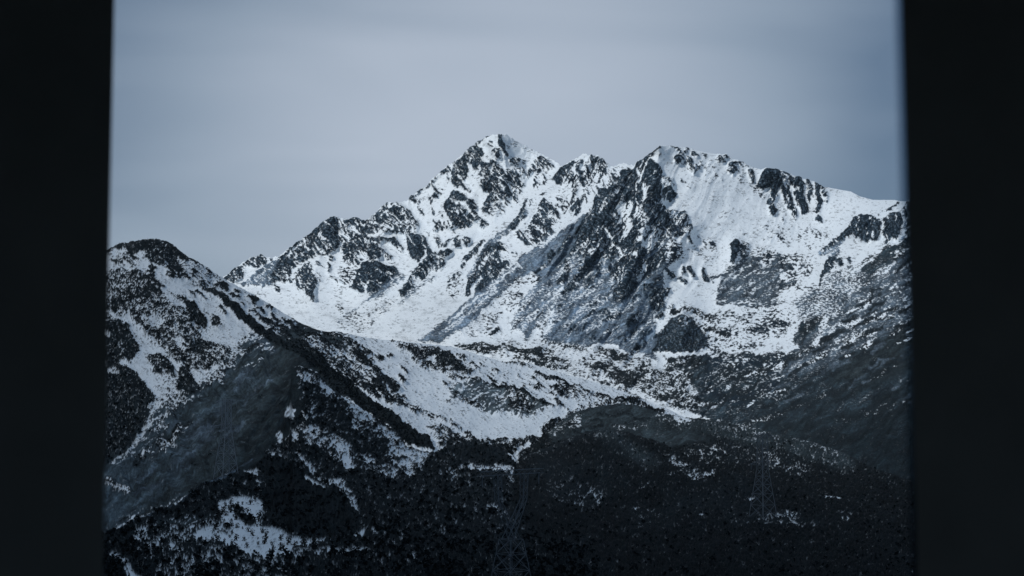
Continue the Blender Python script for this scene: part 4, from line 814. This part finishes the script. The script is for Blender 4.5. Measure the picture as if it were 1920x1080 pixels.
class Bars:
    metal = M_STEEL

    def __init__(self): self.V = []; self.Q = []

    def bar(self, a, b, w):
        a = np.array(a, float); b = np.array(b, float); d = b - a; d /= np.linalg.norm(d) + 1e-9
        s = np.cross(d, [0, 0, 1.0]);
        if np.linalg.norm(s) < .05: s = np.array([1.0, 0, 0])
        s /= np.linalg.norm(s); t = np.cross(d, s); k = len(self.V); h = w / 2
        for p in (a, b):
            self.V.extend([p - s * h - t * h, p + s * h - t * h, p + s * h + t * h, p - s * h + t * h])
        self.Q.extend([[k, k + 1, k + 5, k + 4], [k + 1, k + 2, k + 6, k + 5], [k + 2, k + 3, k + 7, k + 6], [k + 3, k, k + 4, k + 7], [k + 3, k + 2, k + 1, k], [k + 4, k + 5, k + 6, k + 7]])

    def make(self, name, parent):
        o = mesh_np(name, np.array(self.V), np.array(self.Q), Bars.metal, False); o.parent = parent; return o


CORN = [(-1, -1), (1, -1), (1, 1), (-1, 1)]


def ring(w, z): return [np.array([cx * w / 2, cy * w / 2, z]) for cx, cy in CORN]


def tower_base(name, loc, rz, label):
    t = bpy.data.objects.new(name, None); COL.objects.link(t); t.location = loc; t.rotation_euler = (0, 0, rz)
    return tag(t, label, 'pylon', None, 'lattice pylons of one power line')


def legs_and_bracing(t, levels, wleg, wbr):
    for k in range(4):
        m = Bars()
        for (z0, w0), (z1, w1) in zip(levels[:-1], levels[1:]):
            m.bar(ring(w0, z0)[k], ring(w1, z1)[k], wleg)
        m.make('leg', t)
    br = Bars()
    for i, ((z0, w0), (z1, w1)) in enumerate(zip(levels[:-1], levels[1:])):
        a = ring(w0, max(z0, .6)); b = ring(w1, z1)
        for k in range(4):
            j = (k + 1) % 4
            br.bar(a[k], b[j], wbr); br.bar(a[j], b[k], wbr); br.bar(b[k], b[j], wbr)
    br.make('bracing', t)


def truss(m, a0, a1, hw0, hw1, up0, up1, n, w):
    """four-chord lattice beam from a0 to a1; hw = half depth across, up = half height"""
    a0 = np.array(a0, float); a1 = np.array(a1, float)
    prev = None
    for i in range(n + 1):
        f = i / n; c = a0 + (a1 - a0) * f; hw = hw0 + (hw1 - hw0) * f; uh = up0 + (up1 - up0) * f
        dirn = (a1 - a0) / np.linalg.norm(a1 - a0)
        if abs(dirn[2]) > .5: e1 = np.array([1.0, 0, 0]); e2 = np.array([0, 1.0, 0])
        else: e1 = np.array([0, 1.0, 0]); e2 = np.array([0, 0, 1.0])
        q = [c - e1 * hw - e2 * uh, c + e1 * hw - e2 * uh, c + e1 * hw + e2 * uh, c - e1 * hw + e2 * uh]
        if prev is not None:
            for k in range(4):
                m.bar(prev[k], q[k], w); m.bar(prev[k], q[(k + 1) % 4], w * .6)
        prev = q


def cat_head_tower(loc, rz, label, H=40.0):
    t = tower_base('pylon', loc, rz, label)
    lv = [(-1.5, 9.9), (5.5, 8.6), (11.0, 7.2), (15.5, 5.9), (19.5, 4.7)]
    legs_and_bracing(t, lv, .19, .09)
    zt = 19.5
    for s in (-1, 1):                       # the two arms of the open head
        m = Bars(); truss(m, (-s * 1.2, 0, zt), (s * 4.6, 0, zt + 10.5), 1.1, .55, 1.3, .8, 4, .12)
        truss(m, (s * 4.6, 0, zt + 10.5), (s * 4.9, 0, zt + 17.5), .55, .8, .8, .8, 4, .11); m.make('arm', t)
    m = Bars(); truss(m, (-11.5, 0, zt + 18.2), (11.5, 0, zt + 18.2), .8, .8, .6, .6, 11, .09); m.make('crossarm', t)
    for s in (-1, 1):
        m = Bars(); m.bar((s * 10.4, 0, zt + 17.5), (s * 10.4, 0, zt + 14.6), .16); m.make('insulator', t)
    return t


def column_tower(loc, rz, label, k=1.0):
    t = tower_base('pylon', loc, rz, label)
    lv = [(-1.5 * k, 10.0 * k), (7 * k, 8.4 * k), (12.5 * k, 7.0 * k), (17 * k, 5.9 * k), (21 * k, 4.9 * k), (25 * k, 4.0 * k), (29 * k, 3.8 * k), (33.5 * k, 3.7 * k), (38 * k, 3.6 * k), (42 * k, 3.4 * k)]
    legs_and_bracing(t, lv, .30, .12)
    for z, L in ((27.5 * k, 8.5 * k), (41 * k, 6.5 * k)):
        for s in (-1, 1):
            m = Bars(); truss(m, (s * 1.9 * k, 0, z), (s * L, 0, z - .3), 1.7 * k, .2, 1.1 * k, .2, 5, .11)
            m.make('crossarm', t)
        for s in (-1, 1):
            i = Bars(); i.bar((s * (L - .4), 0, z - .5), (s * (L - .4), 0, z - 3.0), .16); i.make('insulator', t)
    return t


def ground_at(sheet, u, v):
    i = np.argmin((sheet.U.ravel() - u) ** 2 + (sheet.V.ravel() - v) ** 2)
    return sheet.P.reshape(-1, 3)[i]


pb = ground_at(C_, 958, 1150); cat_head_tower(pb, math.radians(42), 'tall lattice pylon with an open forked head, nearest the window')
pc = ground_at(D_, 1431, 976); column_tower(pc, math.radians(38), 'straight lattice pylon standing on the black slope below the dark hillside', 1.0)
Bars.metal = M_PALE
pa = ground_at(C_, 424, 892); column_tower(pa, math.radians(40), 'pale lattice pylon standing on the ridge edge before the grassy hollow', .93)


# ================================================================== the dark room and its window opening
Yi, Yo = 2.5, 2.57
M_ROOM = flat_material('dark_lining', (.40, .405, .385), .85, .1, nscale=6)
M_TRIM = flat_material('grey_frame_paint', (.20, .24, .29), .6, .2, nscale=5, amt=.1)


def atY(u, v, Y):
    d = pt(u, v, np.array(1.0)); return d * (Y / d[1])


def box_mesh(pts8, name, m, parent):
    f = [[3, 2, 1, 0], [4, 5, 6, 7], [1, 5, 4, 0], [2, 6, 5, 1], [3, 7, 6, 2], [0, 4, 7, 3]]
    o = mesh_np(name, np.array(pts8, float), np.array(f), m, False); o.parent = parent; return o


def box(x0, x1, y0, y1, z0, z1, name, m, parent):
    return box_mesh([(x0, y0, z0), (x1, y0, z0), (x1, y1, z0), (x0, y1, z0), (x0, y0, z1), (x1, y0, z1), (x1, y1, z1), (x0, y1, z1)], name, m, parent)


cabin = bpy.data.objects.new('cabin', None); COL.objects.link(cabin); cabin.location = (0, 0, 0)
tag(cabin, 'unlit black cabin wall framing the open window on both sides', 'cabin')
ZB, ZT = -.62, .92                       # sill and head of the opening (both outside the picture)


def edge_x(u0, slope, z):                # the opening's leaning edges
    vv = np.array([-400., 1500.]); P = np.array([atY(u0 + slope * a, a, Yi) for a in vv])
    return float(np.interp(z, P[::-1, 2], P[::-1, 0]))


W_, Zf, Zc, Yb = 2.2, -1.70, 1.15, -2.2


def slab(xa_b, xa_t, xb_b, xb_t, y0, y1, z0, z1, name, m, parent, sa=0, sb=0):
    return box_mesh([(xa_b, y0, z0), (xb_b, y0, z0), (xb_b + sb, y1, z0), (xa_b + sa, y1, z0), (xa_t, y0, z1), (xb_t, y0, z1), (xb_t + sb, y1, z1), (xa_t + sa, y1, z1)], name, m, parent)


Lb, Lt = edge_x(214.5, -.0205, ZB), edge_x(214.5, -.0205, ZT); Rb, Rt = edge_x(1692, .0272, ZB), edge_x(1692, .0272, ZT)
slab(-W_, -W_, Lb, Lt, Yi, Yo, ZB, ZT, 'wall', M_ROOM, cabin, 0, -.05)
slab(Rb, Rt, W_, W_, Yi, Yo, ZB, ZT, 'wall', M_ROOM, cabin, .05, 0)
box(-W_, W_, Yi, Yo, Zf, ZB, 'wall', M_ROOM, cabin); box(-W_, W_, Yi, Yo, ZT, Zc, 'wall', M_ROOM, cabin)
# an added see-through strip along the right side; its tint paints the blurred edge's fade
m_st, nts, bs = mat('edge_fade_tint'); nts.nodes.remove(bs)
fa_ = N_(nts, 'ShaderNodeAttribute', attribute_name='edge_fade')
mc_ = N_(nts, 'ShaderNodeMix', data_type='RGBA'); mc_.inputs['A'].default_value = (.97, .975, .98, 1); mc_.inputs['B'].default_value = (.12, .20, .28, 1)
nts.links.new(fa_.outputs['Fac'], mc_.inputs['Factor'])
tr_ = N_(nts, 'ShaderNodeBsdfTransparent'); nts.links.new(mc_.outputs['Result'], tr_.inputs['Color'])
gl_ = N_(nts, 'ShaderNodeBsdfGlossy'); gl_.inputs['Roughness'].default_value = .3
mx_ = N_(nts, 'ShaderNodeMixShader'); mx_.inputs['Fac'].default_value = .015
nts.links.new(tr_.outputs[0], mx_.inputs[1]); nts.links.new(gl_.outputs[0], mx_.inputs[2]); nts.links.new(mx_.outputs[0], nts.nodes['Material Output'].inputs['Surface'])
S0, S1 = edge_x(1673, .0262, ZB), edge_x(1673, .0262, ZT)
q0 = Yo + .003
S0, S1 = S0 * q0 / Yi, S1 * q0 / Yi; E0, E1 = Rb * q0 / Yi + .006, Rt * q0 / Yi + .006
es = box_mesh([(S0, q0, ZB), (E0, q0, ZB), (E0, q0 + .002, ZB), (S0, q0 + .002, ZB), (S1, q0, ZT), (E1, q0, ZT), (E1, q0 + .002, ZT), (S1, q0 + .002, ZT)], 'edge_fade_strip', m_st, cabin)
ea = es.data.attributes.new('edge_fade', 'FLOAT', 'POINT'); ea.data.foreach_set('value', np.array([0, .92, .92, 0, 0, .92, .92, 0], np.float32))
box(-W_ - .06, -W_ - .002, Yb, Yo, Zf, Zc, 'wall', M_ROOM, cabin); box(W_ + .002, W_ + .06, Yb, Yo, Zf, Zc, 'wall', M_ROOM, cabin); 
for xa, xb, za, zb in ((-W_ - .06, -1.25, Zf, Zc), (1.25, W_ + .06, Zf, Zc), (-1.25, 1.25, Zf, -.75), (-1.25, 1.25, .95, Zc)):   # rear wall, its opening added to let sky light onto the window wall
    box(xa, xb, Yb - .06, Yb - .002, za, zb, 'wall', M_ROOM, cabin)
box(-W_ - .06, W_ + .06, Yb - .06, Yo, Zc + .002, Zc + .08, 'roof', M_ROOM, cabin); box(-W_ - .06, W_ + .06, Yb - .06, Yo, Zf - .06, Zf - .002, 'floor', M_ROOM, cabin)

# ================================================================== unseen clouds behind the window's view, added and shaped to shade the near slopes
SUN = np.array([-.52, -.65, .555]); SUN /= np.linalg.norm(SUN)
cv, cq = [], []; co = 0
HC = 3400.0
for gx, gy, rx, ry, rz in ((0, 230, 2100, 640, 170), (-1380, 1750, 1100, 1150, 160), (-500, 700, 700, 500, 150), (1300, 500, 900, 600, 150), (1000, 1950, 720, 620, 150)):
    na, nb_ = 49, 25
    ph = np.linspace(0, 2 * math.pi, na); tt = np.linspace(-math.pi / 2, math.pi / 2, nb_)
    X = np.cos(tt)[:, None] * np.cos(ph); Y = np.cos(tt)[:, None] * np.sin(ph); Z = np.sin(tt)[:, None] * np.ones(na)
    w = 1 + .22 * fbm(X * 2.2 + gx, Y * 2.2 + gy + Z, 77, 3)
    c0 = np.array([gx, gy, 0]) + SUN / SUN[2] * HC
    cv.append(np.stack([c0[0] + X * rx * w, c0[1] + Y * ry * w, c0[2] + Z * rz * w], 2).reshape(-1, 3)); cq.append(grid_quads(nb_, na) + co); co += na * nb_
m_cl = flat_material('shade_cloud_body', (.78, .80, .83), 1.0, 0, nscale=.002, amt=.05)
tag(mesh_np('shade_cloud', np.concatenate(cv), np.concatenate(cq), m_cl, True), 'unseen bank of clouds behind the window, added to shade the near slopes', 'shade_cloud', 'structure')

# ================================================================== the air between here and the mountains
hz = box(-34000, 34000, -34000, 34000, -300, 1150, 'haze', bpy.data.materials.new('thin_air'), None)
mh = hz.data.materials[0]; mh.use_nodes = True; hn = mh.node_tree
hn.nodes.remove(hn.nodes['Principled BSDF'])
pv = N_(hn, 'ShaderNodeVolumePrincipled'); pv.inputs['Color'].default_value = (.62, .82, 1.0, 1); pv.inputs['Density'].default_value = 7e-6
hn.links.new(pv.outputs['Volume'], hn.nodes['Material Output'].inputs['Volume'])
tag(hz, 'thin blue haze filling the valley between the window and the mountains', 'haze', 'stuff')

# ================================================================== sky, sun, camera
w = bpy.data.worlds.new('World'); scene.world = w; w.use_nodes = True
nt = w.node_tree; bg = nt.nodes['Background']
sky = N_(nt, 'ShaderNodeTexSky'); sky.sky_type = 'NISHITA'; sky.sun_disc = False
el = math.asin(SUN[2]); az = math.atan2(SUN[0], SUN[1])
sky.sun_elevation = el; sky.sun_rotation = az; sky.altitude = 3500; sky.air_density = 1.2; sky.dust_density = 1.0
tc = N_(nt, 'ShaderNodeTexCoord')
# a veil of high cloud: brightest where it is thinnest, in long soft bands
g0 = pt(985, 130, np.array(1.0)); g0 = g0 / np.linalg.norm(g0)
dt = N_(nt, 'ShaderNodeVectorMath', operation='DOT_PRODUCT'); dt.inputs[1].default_value = tuple(g0); nt.links.new(tc.outputs['Generated'], dt.inputs[0])
glow0 = N_(nt, 'ShaderNodeMath', operation='POWER'); glow0.inputs[1].default_value = 2.2
glow = N_(nt, 'ShaderNodeMapRange'); glow.inputs['From Min'].default_value = math.cos(math.radians(17)); glow.inputs['From Max'].default_value = 1.0
nt.links.new(dt.outputs['Value'], glow.inputs['Value']); nt.links.new(glow.outputs['Result'], glow0.inputs[0])
g1 = pt(470, 430, np.array(1.0)); g1 = g1 / np.linalg.norm(g1)
dt2 = N_(nt, 'ShaderNodeVectorMath', operation='DOT_PRODUCT'); dt2.inputs[1].default_value = tuple(g1); nt.links.new(tc.outputs['Generated'], dt2.inputs[0])
glow2 = N_(nt, 'ShaderNodeMapRange', interpolation_type='SMOOTHSTEP'); glow2.inputs['From Min'].default_value = math.cos(math.radians(10.5)); glow2.inputs['From Max'].default_value = 1.0; glow2.inputs['To Max'].default_value = .34
nt.links.new(dt2.outputs['Value'], glow2.inputs['Value'])
spz = N_(nt, 'ShaderNodeSeparateXYZ'); nt.links.new(tc.outputs['Generated'], spz.inputs[0])
high = N_(nt, 'ShaderNodeMapRange', interpolation_type='SMOOTHSTEP'); high.inputs['From Min'].default_value = .26; high.inputs['From Max'].default_value = .6; high.inputs['To Max'].default_value = .36
nt.links.new(spz.outputs['Z'], high.inputs['Value'])
s1 = N_(nt, 'ShaderNodeMath', operation='ADD'); nt.links.new(glow0.outputs[0], s1.inputs[0]); nt.links.new(glow2.outputs['Result'], s1.inputs[1])
s2 = N_(nt, 'ShaderNodeMath', operation='ADD'); nt.links.new(s1.outputs[0], s2.inputs[0]); nt.links.new(high.outputs['Result'], s2.inputs[1])
mp = N_(nt, 'ShaderNodeMapping'); mp.inputs['Rotation'].default_value = (0, math.radians(22), 0); mp.inputs['Scale'].default_value = (2.2, 1.0, 9.0)
nt.links.new(tc.outputs['Generated'], mp.inputs['Vector'])
nz = N_(nt, 'ShaderNodeTexNoise'); nz.inputs['Scale'].default_value = 1.6; nz.inputs['Detail'].default_value = 2.5; nz.inputs['Roughness'].default_value = .45; nz.inputs['Distortion'].default_value = .6
nt.links.new(mp.outputs['Vector'], nz.inputs['Vector'])
ma = N_(nt, 'ShaderNodeMath', operation='MULTIPLY_ADD'); ma.inputs[1].default_value = .75; ma.inputs[2].default_value = -.40; nt.links.new(nz.outputs['Fac'], ma.inputs[0])
sm = N_(nt, 'ShaderNodeMath', operation='ADD', use_clamp=True); nt.links.new(s2.outputs[0], sm.inputs[0]); nt.links.new(ma.outputs[0], sm.inputs[1])
cr = N_(nt, 'ShaderNodeValToRGB'); e = cr.color_ramp.elements
SKS = 0.10
e[0].position = 0; e[0].color = (1.20, 1.78, 2.62, 1); e[1].position = 1; e[1].color = (4.55, 5.15, 6.05, 1)
x = cr.color_ramp.elements.new(.45); x.color = (2.75, 3.42, 4.30, 1)
nt.links.new(sm.outputs[0], cr.inputs['Fac'])
mxw = N_(nt, 'ShaderNodeMix', data_type='RGBA'); mxw.inputs['Factor'].default_value = .92
nt.links.new(sky.outputs['Color'], mxw.inputs['A']); nt.links.new(cr.outputs['Color'], mxw.inputs['B'])
nt.links.new(mxw.outputs['Result'], bg.inputs['Color']); bg.inputs['Strength'].default_value = SKS

sl = bpy.data.lights.new('sun', 'SUN'); sl.energy = 2.25; sl.angle = math.radians(6); sl.color = (1.0, .985, .96)
so = bpy.data.objects.new('sun', sl); COL.objects.link(so)
from mathutils import Vector
so.rotation_euler = Vector(tuple(SUN)).to_track_quat('Z', 'Y').to_euler(); so.location = tuple(SUN * 50)

cam = bpy.data.cameras.new('camera'); co_ = bpy.data.objects.new('camera', cam); COL.objects.link(co_)
cam.sensor_width = 36; cam.sensor_fit = 'HORIZONTAL'; cam.lens = 36 * F / 1920; cam.clip_start = .05; cam.clip_end = 60000
co_.rotation_euler = (math.pi / 2 + PITCH, 0, 0)
cam.dof.use_dof = True; cam.dof.focus_distance = 4000; cam.dof.aperture_fstop = 4.6
scene.camera = co_
scene.view_settings.view_transform = 'Standard'; scene.view_settings.look = 'None'; scene.view_settings.gamma = 1; scene.view_settings.exposure = 0.0
scene.render.engine = 'CYCLES'
scene.cycles.max_bounces = 6; scene.cycles.diffuse_bounces = 5
scene.cycles.use_denoising = True
